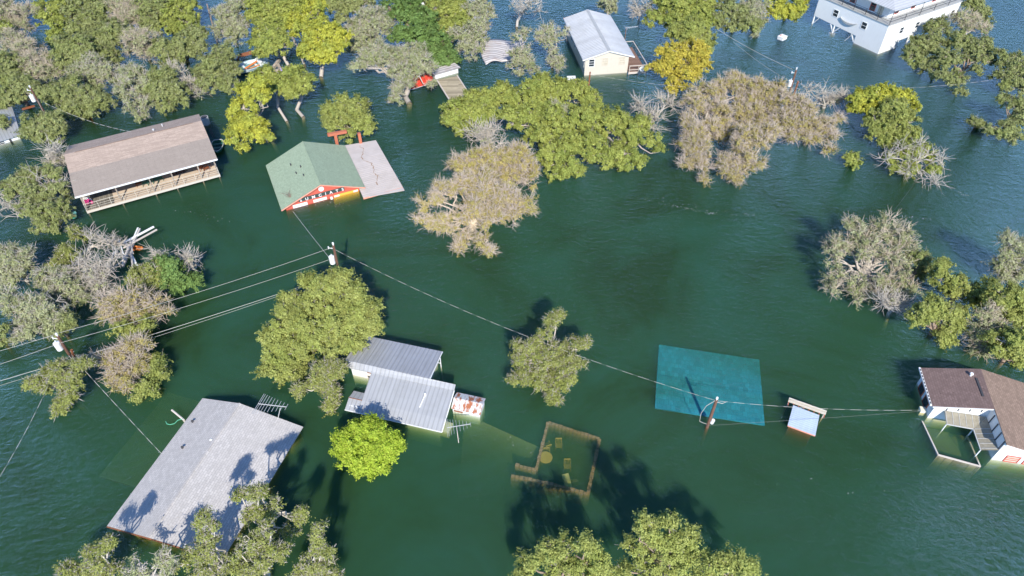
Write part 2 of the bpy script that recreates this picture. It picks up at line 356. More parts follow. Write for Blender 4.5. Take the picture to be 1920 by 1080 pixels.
# ---- cream house on the far side
def cream_house():
    t = thing('cream_house', 'cream house with a white metal gable roof and a small wooden side deck', 'house', (11.21, 101.67, 0), 8.0, HG)
    w = gable_walls(MB(), 0.35, 7.4, 0.15, 15.3, -3, 2.75, 4.0, 3.86); w.build('wall', M['cream'], t)
    zr = 4.0
    for a, b_ in (((0-0.15, 2.72), (4.05, zr)), ((8.2, 2.72), (4.05, zr))):
        pass
    rf = MB().slab([(-0.12, -0.1, 2.74), (4.05, -0.1, zr), (4.05, 15.75, zr), (-0.12, 15.75, 2.74)], 0.12)
    rf.slab([(4.05, -0.1, zr), (8.25, -0.1, 2.78), (8.25, 15.75, 2.78), (4.05, 15.75, zr)], 0.12)
    ribs(rf, (0, 0, 2.77), (0, 15.7, 2.77), (4.0, 0, zr), (4.0, 15.7, zr), 0.45)
    ribs(rf, (8.1, 0, 2.8), (8.1, 15.7, 2.8), (4.1, 0, zr), (4.1, 15.7, zr), 0.45)
    r = rf.build('roof', M['metal_white'], t)
    MB().slab([(3.8, -0.14, zr-0.01), (4.05, -0.14, zr+0.07), (4.05, 15.8, zr+0.07), (3.8, 15.8, zr-0.01)], 0.03).slab([(4.05, -0.14, zr+0.07), (4.3, -0.14, zr-0.01), (4.3, 15.8, zr-0.01), (4.05, 15.8, zr+0.07)], 0.03).build('ridge_cap', M['grey_trim'], r)
    MB().box(-0.1, 15.76, 2.5, 0.0, 15.84, 2.8).bar((-0.12, 15.8, 2.7), (4.05, 15.8, zr-0.05), 0.05).bar((4.05, 15.8, zr-0.05), (8.25, 15.8, 2.7), 0.05).build('back_fascia', M['orange_trim'], r)
    MB().bar((-0.12, -0.14, 2.64), (4.05, -0.14, zr-0.1), 0.08).bar((4.05, -0.14, zr-0.1), (8.25, -0.14, 2.68), 0.08).build('fascia', M['white'], r)
    window(t, (1.4, 0.15, 2.05), 0.8, 1.15, 'x', 2, 'white', 'glass')
    window(t, (3.56, 0.15, 2.1), 0.85, 1.15, 'x', 2, 'cream', 'blind')
    window(t, (6.35, 0.15, 2.1), 0.85, 1.15, 'x', 2, 'cream', 'blind')
    for y in (10.2, 7.65, 0.95): window(t, (0.35, y, 1.7), 0.9 if y > 1 else 0.6, 1.0, 'y', 1)
    MB().box(3.3, 0.04, 3.2, 4.2, 0.13, 3.55)
    d = MB().box(7.45, -0.5, 0.28, 10.3, 8.0, 0.45); d.build('deck', M['brown_deck'], t)
    f = MB().box(7.4, -0.62, 0.1, 10.42, -0.52, 0.42).box(10.32, -0.62, 0.1, 10.42, 8.1, 0.42)
    ps = [(7.5, -0.57), (9.0, -0.57), (10.37, -0.57)]+[(10.37, y) for y in (1.2, 2.9, 4.6, 6.3, 8.05)]
    for x, y in ps: f.bar((x, y, -2), (x, y, 1.45), 0.05)
    f.box(7.45, -0.63, 1.42, 10.43, -0.51, 1.5).box(10.31, -0.5, 1.42, 10.43, 8.1, 1.5).box(7.45, 8.0, 1.42, 10.3, 8.1, 1.5)
    f.box(7.45, -0.6, 0.75, 10.4, -0.54, 0.83)
    f.build('railing', M['pale_wood'], t)
    mesh = MB()
    for i in range(24): mesh.bar((10.37, -0.4+i*0.35, 0.5), (10.37, -0.4+i*0.35, 1.42), 0.009)
    mesh.build('baluster', M['steel'], t)
    return t
HG = 'flooded houses standing in the water'
cream_house()
def yagi(name, label, mast0, mast1, boom0, boom1, n, el, mat='steel', tilt=0.0, group='tv antennas on masts'):
    c = np.array(mast0, float); t = thing(name, label, 'antenna', tuple(c), 0, group)
    mast1, boom0, boom1 = [np.array(q, float)-c for q in (mast1, boom0, boom1)]
    MB().bar((0, 0, 0), mast1, 0.035, n=6).build('mast', M[mat], t)
    MB().bar(boom0, boom1, 0.035, n=4).build('boom', M['steel'], t)
    d = boom1-boom0; d /= np.linalg.norm(d); s = np.cross(d, [0, 0, 1]); s /= np.linalg.norm(s)
    s = s*math.cos(tilt)+np.array([0, 0, 1])*math.sin(tilt)
    L = np.linalg.norm(boom1-boom0)
    for i in range(n):
        k = (i/(n-1))**1.3; q = boom0+d*L*k; e = el*(1-0.72*k)
        MB().bar(q-s*e, q+s*e, 0.02, n=4).build('element', M['steel'], t)
    return t
def at(t, x, y, z):
    a = t.rotation_euler[2]; l = t.location
    return np.array([l[0]+x*math.cos(a)-y*math.sin(a), l[1]+x*math.sin(a)+y*math.cos(a), l[2]+z])
ch = bpy.data.objects['cream_house']
q0 = at(ch, 8.35, 6.3, 0); q1 = at(ch, 8.35, 6.3, 4.6)
yagi('tv_antenna', 'small white antenna on a rusty post beside the cream house roof', q0, q1, q1+[-0.1, 0, 0], q1+[1.9, 0.3, 0.15], 7, 0.7, 'rust')
# satellite dish hanging on the deck rail
def dish():
    c = at(ch, 9.5, -0.75, 1.0); t = thing('satellite_dish', 'round white satellite dish on the deck rail of the cream house', 'satellite dish', tuple(c))
    m = MB(); rings = []
    for j in range(4):
        r = 0.48*j/3; rings.append([(r*math.cos(k*math.pi/7), -0.05-0.12*(1-(j/3)**2)*0-0.12*(j/3)**2, r*math.sin(k*math.pi/7)) for k in range(14)])
    for j in range(3):
        for k in range(14):
            a = rings[j][k]; b_ = rings[j][(k+1) % 14]; c_ = rings[j+1][(k+1) % 14]; d_ = rings[j+1][k]
            m.poly([a, b_, c_, d_] if j else [a, c_, d_])
    m.build('reflector', M['white'], t)
    MB().bar((0, -0.05, -0.4), (0, -0.55, -0.1), 0.02).bar((0, -0.5, -0.14), (0, -0.6, -0.06), 0.05).build('feed_arm', M['steel'], t)
    MB().bar((0, 0.1, -0.3), (0, -0.06, 0), 0.03).build('bracket', M['steel'], t)
dish()

# ---- long tan-roofed house with the porch
def tan_house():
    t = thing('porch_house', 'long house with a tan shingle roof and a railed porch facing the lake', 'house', (-52.24, 65.9, 0), 29.28, HG)
    MB().box(0.5, 3.6, -3, 16.1, 12.1, 2.6).build('wall', M['cream'], t)
    for x in (0.5, 16.1):
        g = MB(); g.poly([(x, 3.6, 2.6), (x, 8.0, 4.0), (x, 12.1, 2.72)] if x > 1 else [(x, 12.1, 2.72), (x, 8.0, 4.0), (x, 3.6, 2.6)]); g.build('gable', M['cream'], t)
    zr = 4.15; zs = 3.45
    rf = MB().slab([(0, 4.5, zs), (16.7, 4.5, zs), (16.7, 8.0, zr), (0, 8.0, zr)], 0.12)
    rf.slab([(0, 8.0, zr), (16.7, 8.0, zr), (16.85, 12.55, 2.8), (0.15, 12.55, 2.8)], 0.12)
    r = rf.build('roof', M['roof_tan'], t)
    MB().slab([(0, 0, 2.78), (16.65, 0, 2.78), (16.7, 4.5, zs), (0, 4.5, zs)], 0.12).build('porch_roof', M['roof_tan_flat'], r)
    MB().box(0, -0.1, 2.62, 16.65, -0.005, 2.8).build('fascia', M['white'], r)
    MB().box(1.2, 7.9, zr-0.01, 15.6, 8.0, zr+0.03).build('ridge_line', M['roof_rust'], r)
    pipe(r, (11.9, 10.2, 3.45), 0.35); pipe(r, (10.7, 9.0, 3.8), 0.25, 0.09)
    MB().box(0.5, 0.0, 0.33, 16.2, 3.58, 0.5).build('deck', M['sand_deck'], t)
    MB().box(0.52, 0.1, 0.504, 3.6, 3.56, 0.52).build('grey_deck', M['grey_deck'], t)
    e = MB().box(0.4, -0.12, 0.25, 16.3, -0.02, 0.53).box(0.38, -0.02, 0.15, 0.48, 3.6, 0.56).box(16.22, -0.02, 0.15, 16.32, 3.6, 0.56)
    for i in range(12):
        x = 0.45+i*1.435; e.bar((x, 0.02, 0.5), (x, 0.02, 1.5), 0.03)
    e.box(0.42, 0.0, 1.47, 16.28, 0.05, 1.51).box(0.42, 0.01, 1.12, 16.28, 0.03, 1.145).box(0.42, 0.01, 0.80, 16.28, 0.03, 0.825)
    for z in (1.46, 1.1, 0.78): e.box(0.41, 0.1, z, 0.47, 3.5, z+0.06); e.box(16.22, 0.1, z, 16.28, 3.5, z+0.06)
    e.build('railing', M['cream'], t)
    for x in (0.5, 4.4, 8.3, 10.9, 14.1, 16.15):
        MB().box(x-0.07, 0.12, -2, x+0.07, 0.26, 2.72).build('porch_post', M['wood'], t)
    window(t, (6.0, 3.6, 1.6), 1.1, 1.0, 'x', 1); window(t, (12.0, 3.6, 1.6), 1.1, 1.0, 'x', 1)
    MB().box(8.6, 3.52, 0.5, 9.5, 3.59, 2.45).build('door', M['brown_plastic'], t)
    for y in (5.2, 8.6): window(t, (0.5, y, 1.5), 0.8, 1.0, 'y', 1)
tan_house()
GC = 'garden chairs'
def chair(name, label, pos, ang, mat, z=None, s=1.0, group=GC, w=0.56, tip=(0, 0)):
    t = thing(name, label, 'chair', tuple(pos), ang, group); t.rotation_euler = (R(tip[0]), R(tip[1]), R(ang)); t.scale = (s, s, s)
    m = M[mat]
    MB().slab([(-w/2, -0.25, 0.43), (w/2, -0.25, 0.43), (w/2, 0.25, 0.40), (-w/2, 0.25, 0.40)], 0.04).build('seat', m, t)
    b = MB()
    for i in range(5): x = -w/2+0.03+i*(w-0.06)/4; b.bar((x, 0.25, 0.42), (x, 0.40, 0.92), 0.03)
    b.bar((-w/2, 0.41, 0.93), (w/2, 0.41, 0.93), 0.05); b.build('backrest', m, t)
    for sx in (-1, 1):
        MB().bar((sx*w/2, -0.26, 0.64), (sx*w/2, 0.33, 0.66), 0.035).bar((sx*w/2, -0.22, 0.43), (sx*w/2, -0.24, 0.64), 0.025).build('armrest', m, t)
        for y in (-0.24, 0.24): MB().bar((sx*w/2, y, 0.42), (sx*(w/2+0.03), y*1.15, 0.0), 0.03).build('leg', m, t)
    return t
def on_deck(x, y, z=0.5): p = P(x, y, z); return (p[0], p[1], z)
for i, (px, py) in enumerate(((273, 347), (282, 344.5), (293, 341), (301, 338.5))):
    chair('porch_chair', ['leftmost dark green chair of four on the porch of the tan roofed house', 'second dark green porch chair from the left of the row of four', 'third dark green porch chair from the left of the row of four', 'rightmost dark green chair of the row of four on the porch'][i], on_deck(px, py), 29-180+(i % 2)*12, 'green_fabric', group='green porch chairs')
def table(name, label, pos, ang, mat, w, d, h, group=None, rnd=False):
    t = thing(name, label, 'table', tuple(pos), ang, group); m = M[mat]
    if rnd: MB().bar((0, 0, h-0.04), (0, 0, h), w/2, n=24).build('tabletop', m, t)
    else: MB().box(-w/2, -d/2, h-0.04, w/2, d/2, h).build('tabletop', m, t)
    for sx in (-1, 1):
        for sy in (-1, 1):
            k = 0.55 if rnd else 0.85
            MB().bar((sx*w/2*k, sy*(w if rnd else d)/2*k, 0), (sx*w/2*k, sy*(w if rnd else d)/2*k, h-0.04), 0.03).build('leg', m, t)
    return t
table('porch_table', 'low brown wooden table left of the green porch chairs', on_deck(263, 348), 29, 'brown_plastic', 0.9, 0.5, 0.45)
table('patio_table', 'brown wooden table at the right end of the porch', on_deck(388, 313), 29, 'brown_plastic', 1.2, 0.8, 0.7, 'brown porch furniture')
chair('wooden_chair', 'brown wooden chair left of the brown table on the porch end', on_deck(377, 319), 29-150, 'brown_plastic', group='brown porch chairs')
chair('wooden_chair', 'brown wooden chair in front of the brown table on the porch end', on_deck(388, 319.5), 29+10, 'brown_plastic', group='brown porch chairs')
for i, (px, py) in enumerate(((328, 327), (335, 325), (344, 322))):
    p = on_deck(px, py); t = thing('folded_chair', ['dark folded chair lying on the porch floor, leftmost of three', 'middle of three dark folded chairs on the porch floor', 'dark folded chair nearest the brown table on the porch floor'][i], 'folded chair', p, 20+i*17, 'dark folded porch chairs')
    MB().box(-0.3, -0.25, 0.03, 0.3, 0.25, 0.09).build('seat', M['brown_deck'], t)
    MB().bar((-0.35, -0.28, 0.05), (0.5, -0.28, 0.12), 0.03).bar((-0.35, 0.28, 0.05), (0.5, 0.28, 0.12), 0.03).build('frame', M['dark_metal'], t)
def lump(name, label, cat, pos, size, mat, seed, group=None, parent=None, flat=0.6):
    """a crumpled soft heap"""
    rnd = random.Random(seed); m = MB(); n = 12; rows = 5; P_ = []
    for j in range(rows+1):
        th = math.pi/2*j/rows
        ring = []
        for i in range(n):
            a = 2*math.pi*i/n; k = 1+rnd.uniform(-.22, .22)
            ring.append((size[0]*math.cos(th)*math.cos(a)*k, size[1]*math.cos(th)*math.sin(a)*k, size[2]*math.sin(th)*(1+rnd.uniform(-.2, .2))))
        P_.append(ring)
    for j in range(rows):
        for i in range(n): m.poly([P_[j][i], P_[j][(i+1) % n], P_[j+1][(i+1) % n], P_[j+1][i]])
    m.poly([P_[0][i] for i in reversed(range(n))])
    o = m.build(name, M[mat], parent); o.location = tuple(pos)
    if cat: tag(o, label, cat, group)
    return o
lump('cushion', 'white cushion heaped on the brown table at the porch end', 'cushion', np.array(on_deck(383, 313))+[0, 0, .72], (0.55, 0.35, 0.3), 'white', 3)
lump('beach_towel', 'pink towel thrown over the left end of the porch rail', 'towel', on_deck(166, 380), (0.62, 0.32, 0.45), 'pink', 4)
lump('pillow', 'white pillow lying behind the pink towel on the porch', 'pillow', on_deck(164, 375.3), (0.6, 0.35, 0.4), 'white', 5)

M['litter'] = paint('dry_leaf_litter', (0.36, 0.25, 0.18), 0.9, 0.3, 4)
# ---- green-roofed red store
def store():
    t = thing('red_store', 'red store with a green shingle gable roof sunk to its sign boards', 'store', (-28.22, 66.38, 0), 25.66, HG)
    gable_walls(MB(), 0.6, 9.9, 0.4, 10.2, -3.5, 0.55, 5.3, 2.42).build('wall', M['red'], t)
    zr = 2.58
    rf = MB().slab([(0, 0, 0.42), (5.3, 0, zr), (5.6, 10.7, zr), (0.2, 10.6, 0.42)], 0.1)
    rf.slab([(5.3, 0, zr), (10.6, 0, 0.55), (10.95, 10.6, 0.55), (5.6, 10.7, zr)], 0.1)
    r = rf.build('roof', M['roof_green'], t)
    MB().bar((0, -0.06, 0.38), (5.3, -0.06, zr-0.04), 0.07).bar((5.3, -0.06, zr-0.04), (10.6, -0.06, 0.5), 0.07).build('fascia', M['orange_trim'], r)
    MB().bar((5.3, 0, zr+0.01), (5.6, 10.7, zr+0.01), 0.07).build('ridge_cap', M['roof_green'], r)
    lr = MB().slab([(9.8, -1.7, 0.34), (15.0, -2.4, 0.3), (15.25, 10.3, 0.36), (10.4, 10.9, 0.40)], 0.1).build('lean_to_roof', M['lean_roof'], t)
    rs = MB(); 
    for i in range(30): y = -1.5+i*0.4; rs.bar((9.9, y, 0.375), (15.1, y-0.05*0, 0.345), 0.02)
    rs.build('batten', M['lean_roof'], lr)
    MB().box(9.8, -1.8, 0.1, 15.0, -1.76, 0.32).build('fascia', M['orange_trim'], lr)
    # cracked streak of leaves on the lean-to
    rnd = random.Random(8); c = MB(); px, py = 12.9, 10.0
    while py > 0.2:
        nx = px+rnd.uniform(-.28, .25); ny = py-rnd.uniform(.2, .45); ww = rnd.uniform(.01, .08)
        c.poly([(px-ww, py, .394), (nx-ww, ny, .394), (nx+ww, ny, .394), (px+ww, py, .394)]); px, py = nx, ny
    c.build('leaf_litter', M['litter'], lr)
    # signs on the gable front (plane y=0.4)
    s = MB().box(2.3, 0.33, 0.68, 8.05, 0.395, 1.16).build('sign_board', M['sign_grey'], t)
    cu = bpy.data.curves.new('lettering', 'FONT'); cu.body = 'SUMCIATS'; cu.size = 0.56; cu.extrude = 0.01; cu.space_character = 2.5; cu.align_x = 'CENTER'; cu.offset = 0.012
    tmp = bpy.data.objects.new('lettering_curve', cu); me = bpy.data.meshes.new_from_object(tmp); bpy.data.objects.remove(tmp); me.materials.clear(); me.materials.append(M['white']); lo = bpy.data.objects.new('lettering', me); COL.objects.link(lo); lo.parent = s; lo.location = (5.2, 0.315, 0.7); lo.rotation_euler = (math.pi/2, 0, 0)
    MB().bar((5.28, 0.39, 1.72), (5.28, 0.34, 1.72), 0.34, n=20).build('round_sign', M['white'], t)
    for (x0, x1, z0, z1, mt, txt) in ((1.45, 3.25, -0.02, 0.42, 'white', 'restaurant'), (4.0, 5.7, 0.02, 0.42, 'sign_pale', 'open today'), (6.6, 9.75, 0.0, 0.3, 'sign_yellow', 'BAIT  TACKLE')):
        b = MB().box(x0, 0.33, z0, x1, 0.39, z1).build('sign_board', M[mt], t)
    MB().box(6.62, 0.30, 0.02, 7.3, 0.328, 0.28).box(9.1, 0.30, 0.02, 9.7, 0.328, 0.28).build('sign_panel', M['sign_pale'], t)
    MB().box(.62, .3, -3.4, 6.4, .39, -.1).box(9.82, .3, -3.4, 9.9, .39, -.1).build('shopfront_shade', M['pole'], t); MB().box(6.5, .3, -1.1, 9.8, .38, -.06).build('banner', M['sign_yellow'], t)  # dark sheet stands in for the shade in the windows and porch opening
    MB().box(6.1, 0.1, -0.05, 6.4, 0.39, 0.2).build('lamp_box', M['white'], t)
    for (x, y) in ((3.2, 4.9), (3.9, 3.6), (4.0, 5.6), (3.0, 7.2)):
        z = 0.42+(zr-0.42)*x/5.3; MB().box(x, y, z-0.05, x+0.12, y+0.35, z+0.14).build('roof_vent', M['dark_metal'], r)
store()
def fallen_branch():
    t = thing('bare_branch', 'small dead branch lying on the left slope of the green roof', 'branch', tuple(at(bpy.data.objects['red_store'], 1.5, 1.2, 1.08)), 25)
    rnd = random.Random(2); m = MB()
    for i in range(14):
        a = rnd.uniform(0.9, 2.3); L = rnd.uniform(.5, 1.6); k = rnd.uniform(-.2, .2)
        m.path([(k, 0, 0.05), (k+L*.5*math.cos(a), L*.5*math.sin(a), .18), (k+L*math.cos(a+rnd.uniform(-.4, .4)), L*math.sin(a), .22)], .02, .008, 3)
    m.build('twig', M['bark_brown'], t)
fallen_branch()
def gate(name, label, px, py, beam):
    p = P(px, py, 0); t = thing(name, label, 'post', (p[0], p[1], 0), 20, 'red timber posts behind the green roof')
    MB().box(-0.2, -0.2, -3, 0.2, 0.2, 1.9).build('post', M['redwood'], t)
    if beam: MB().box(-1.0, -0.22, 1.9, 1.6, 0.22, 2.25).build('crossbeam', M['redwood'], t)
gate('timber_post', 'red timber post with a crossbeam behind the green roof', 633, 275, True)
gate('timber_post', 'plain red timber post behind the grey lean-to roof', 677, 272, False)

# ---- pale grey roofed house, lower left
def grey_house():
    t = thing('grey_roofed_house', 'house sunk to its pale grey shingle gable roof, lower left', 'house', (-32.32, 25.71, 0), -15.24, HG)
    zr = 1.55; xr = 4.6
    gable_walls(MB(), 0.4, 10.22, 0.2, 12.6, -3.2, 0.25, xr, zr-0.14).build('wall', M['sign_yellow_wall'], t)
    rf = MB().slab([(0, 0, 0.35), (xr, -0.35, zr), (xr, 12.7, zr), (0.15, 13.0, 0.35)], 0.1)
    rf.slab([(xr, -0.35, zr), (10.4, 0, 0.35), (10.65, 12.6, 0.35), (xr, 12.7, zr)], 0.1)
    r = rf.build('roof', M['roof_grey'], t)
    MB().bar((xr, -0.35, zr+0.0), (xr, 12.7, zr+0.0), 0.09).build('ridge_cap', M['roof_grey'], r)
    MB().bar((0, -0.06, 0.27), (xr, -0.41, zr-0.08), 0.05).bar((xr, -0.41, zr-0.08), (10.4, -0.06, 0.27), 0.05).build('fascia', M['rust'], r)
    MB().box(2.6, 0.06, -0.3, 3.7, 0.19, 0.5).build('shutter', M['red'], t)
    for x, y in ((1.0, 10.3), (1.9, 7.6)):
        z = 0.35+(zr-0.35)*x/xr; MB().bar((x, y, z-.05), (x, y, z+.22), 0.09, n=8).bar((x, y, z+.2), (x+.18, y, z+.3), .07, n=6).build('vent_pipe', M['dark_metal'], r)
    MB().box(4.1, 8.6, 1.4, 4.32, 8.75, 1.5).build('roof_patch', M['white'], r)
grey_house()
gh = bpy.data.objects['grey_roofed_house']
p0 = at(gh, -1.0, 10.8, -2); 
tt = thing('mooring_post', 'leaning wooden post with a green rope beside the grey roof', 'post', tuple(p0), -35)
MB().bar((-0.8, 0, 2.4), (0.9, 0, 2.2), 0.09, n=8).bar((0.8, 0, -1), (0.85, 0, 2.2), 0.09, n=8).build('post', M['pale_wood'], tt)
MB().path([(0.75, 0, 2.3), (0.3, -0.3, 2.05), (0.35, -0.7, 2.03), (0.1, -1.0, 2.03), (-0.2, -1.1, 2.02), (-0.5, -1.0, 2.02)], 0.035).build('rope', M['rope'], tt)
b0 = P(520, 790, 0); bm = P(517, 765, 2.6)
yagi('tv_antenna', 'tall antenna on a thin mast behind the grey shingle roof', b0, bm+[0.4, 0, 0], P(484, 757, 2.7), P(537, 763, 2.7), 10, 1.25, 'steel', 0.15)
b0 = P(860, 830, 0); bm = P(856, 800, 1.6)
yagi('tv_antenna', 'antenna rising from the water beside the silver roofed house', b0, bm, P(838, 802, 1.6), P(882, 795, 1.7), 9, 1.15, 'pale_wood', 0.25)

# ---- submerged teal roof
tl = thing('sunken_house', 'house wholly under water showing only its flat teal roof', 'house', (13.24, 37.49, 0), -10.98, HG)
ro = MB().slab([(0, 0, -0.16), (9.86, -0.05, -0.13), (10.0, 8.2, -0.62), (0.12, 8.25, -0.55)], 0.14).build('roof', M['roof_teal'], tl)
MB().box(1.2, 1.4, -4.5, 8.8, 7.2, -0.75).build('wall', M['wood'], tl)

# ---- silver metal-roofed house
def silver_house():
    t = thing('silver_roofed_house', 'white house under two ribbed silver metal roofs by the round bush', 'house', (-15.31, 36.94, 0), -14.91, HG)
    w = MB().box(1.6, 0.5, -3, 8.9, 4.1, 0.5).box(-1.15, 4.15, -3, 6.3, 7.6, 1.2)
    w.poly([(1.6, .5, .5), (1.6, 4.1, 1.55), (1.6, 4.1, .5)]).poly([(8.9, .5, .5), (8.9, 4.1, .5), (8.9, 4.1, 1.6)])
    w.poly([(6.3, 4.15, 1.2), (6.3, 7.6, 1.2), (6.3, 7.6, 1.25), (6.3, 4.15, 1.75)]).poly([(-1.15, 4.15, 1.2), (-1.15, 4.15, 1.75), (-1.15, 7.6, 1.25), (-1.15, 7.6, 1.2)])
    w.poly([(-1.15, 4.14, 1.2), (6.3, 4.14, 1.2), (6.3, 4.14, 1.75), (-1.15, 4.14, 1.75)])
    w.build('wall', M['white'], t)
    zr = 2.0
    m = MB().slab([(1.3, 1.05, .78), (9.35, 1.05, .78), (9.35, 3.85, 1.66), (1.2, 3.85, 1.66)], .06)
    m.slab([(0, 0, .36), (9.35, 0, .36), (9.35, 1.05, .78), (0, 1.05, .78)], .06)
    ribs(m, (0.05, 0.02, .38), (1.2, 0.02, .38), (0.05, 1.03, .79), (1.2, 1.03, .79), .3)
    ribs(m, (1.35, 0.02, .38), (9.3, 0.02, .38), (1.35, 3.8, 1.655), (9.3, 3.8, 1.655), .3)
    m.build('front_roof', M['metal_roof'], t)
    st = MB().slab([(-0.02, 1.08, .79), (1.28, 1.08, .79), (1.25, 2.0, .62), (0.05, 2.0, .62)], .05)
    ribs(st, (0.05, 1.1, .8), (1.2, 1.1, .8), (0.05, 1.98, .63), (1.2, 1.98, .63), .3, .015)
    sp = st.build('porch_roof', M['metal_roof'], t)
    MB().bar((-0.02, 1.06, .8), (1.28, 1.06, .8), .035).build('ridge_cap', M['rust'], sp)
    MB().box(0.3, 0.4, -3, 1.5, 1.9, .55).build('porch_wall', M['white'], t)
    rr = MB().slab([(-1.65, 4.2, zr), (6.85, 4.2, zr), (6.7, 8.0, 1.45), (-1.5, 8.0, 1.45)], .07)
    ribs(rr, (-1.6, 4.22, zr+.01), (6.8, 4.22, zr+.01), (-1.45, 7.98, 1.46), (6.65, 7.98, 1.46), .3)
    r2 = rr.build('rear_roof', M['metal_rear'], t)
    MB().bar((6.9, 4.2, zr-.05), (6.75, 8.02, 1.4), .05).build('fascia', M['white'], r2)
    cp = MB().slab([(-1.6, 3.68, 1.62), (9.4, 3.68, 1.72), (9.4, 4.14, 2.0), (-1.65, 4.2, zr+.03)], .05)
    ribs(cp, (-1.55, 3.7, 1.64), (9.35, 3.7, 1.74), (-1.6, 4.15, zr+.02), (9.35, 4.12, 2.01), .3, .018)
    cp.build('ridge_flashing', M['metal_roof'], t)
    MB().bar((9.4, -0.02, .33), (9.4, 3.7, 1.66), .045).bar((0, -.03, .32), (9.4, -.03, .32), .04).build('fascia', M['white'], t)
    MB().bar((6.75, 7.3, -3), (6.75, 7.3, 1.5), .05).bar((6.75, 7.3, .5), (6.45, 7.3, .5), .04).build('porch_post', M['white'], t)
    window(t, (0.85, 4.15, 1.0), .7, .35, 'x', 0, 'white', 'rust'); window(t, (0.9, 4.15, .1), .8, .7, 'x', 1, 'pale_wood', 'glass')
    for x in (4.0, 5.6, 7.4): window(t, (x, .5, -0.05), .8, .75, 'x', 0, 'pale_wood', 'rust')
    MB().bar((6.75, 1.55, 1.0), (6.9, 2.75, 1.42), .05).bar((6.9, 2.75, 1.3), (6.9, 2.75, 1.62), .08, n=8).build('vent_pipe', M['white'], t)
silver_house()
sh = bpy.data.objects['silver_roofed_house']
def rusty_shed():
    o = at(sh, 9.45, 2.6, 0); t = thing('rusty_shed', 'small white shed with rust striped roof at the end of the silver house', 'shed', tuple(o), -14.91)
    MB().box(.05, .05, -3, 2.65, 1.5, .5).poly([(2.65, .05, .5), (2.65, 1.5, .5), (2.65, .8, .95)]).build('wall', M['white'], t)
    MB().slab([(-.05, -.08, .5), (2.75, -.08, .5), (2.75, .8, 1.02), (-.05, .8, 1.02)], .05).slab([(-.05, .8, 1.02), (2.75, .8, 1.02), (2.75, 1.65, .72), (-.05, 1.65, .72)], .05).build('roof', M['metal_rusty'], t)
    window(t, (.6, .05, .12), .9, .3, 'x', 0, 'white', 'rust')
    a = at(sh, 9.3, 1.1, -.5); k = thing('storage_box', 'pale box under the water between the antenna and the silver roof', 'box', tuple(a), -20)
    MB().box(-.5, -.5, -.9, .5, .5, 0).build('body', M['pale_plastic'], k); MB().box(-.54, -.54, 0.002, .54, .54, .1).build('lid', M['sign_pale'], k)
rusty_shed()

# ---- small shed roof in open water
def small_shed():
    t = thing('floating_shed', 'little shed with blue white corrugated roof alone in open water', 'shed', (24.75, 35.22, 0), -26.55, HG)
    MB().box(.15, .2, -2.5, 2.15, 1.95, .32).build('wall', M['pole'], t)
    m = MB().slab([(0, 0, .36), (2.4, 0, .36), (2.3, 2.0, .8), (-.02, 2.1, .8)], .05)
    ribs(m, (2.38, .05, .36), (2.28, 2.0, .8), (.02, .05, .36), (0, 2.05, .8), .17, .014)
    m.build('roof', M['metal_blue'], t)
    MB().bar((0, -.03, .3), (2.4, -.03, .3), .05).build('fascia', M['orange_trim'], t)
    f = MB().box(-.5, 2.62, .62, 2.8, 2.7, .95).box(-.5, 2.42, .62, 2.8, 2.5, .85); f.build('fascia_beam', M['cream'], t)
    r = MB()
    for i in range(8): x = -.45+i*.45; r.box(x, 2.05, .58, x+.06, 2.62, .66)
    r.build('rafter', M['redwood'], t)
    for x in (-.4, 2.7): MB().bar((x, 2.55, -3), (x, 2.55, .62), .06).build('corner_post', M['pale_wood'], t)
small_shed()

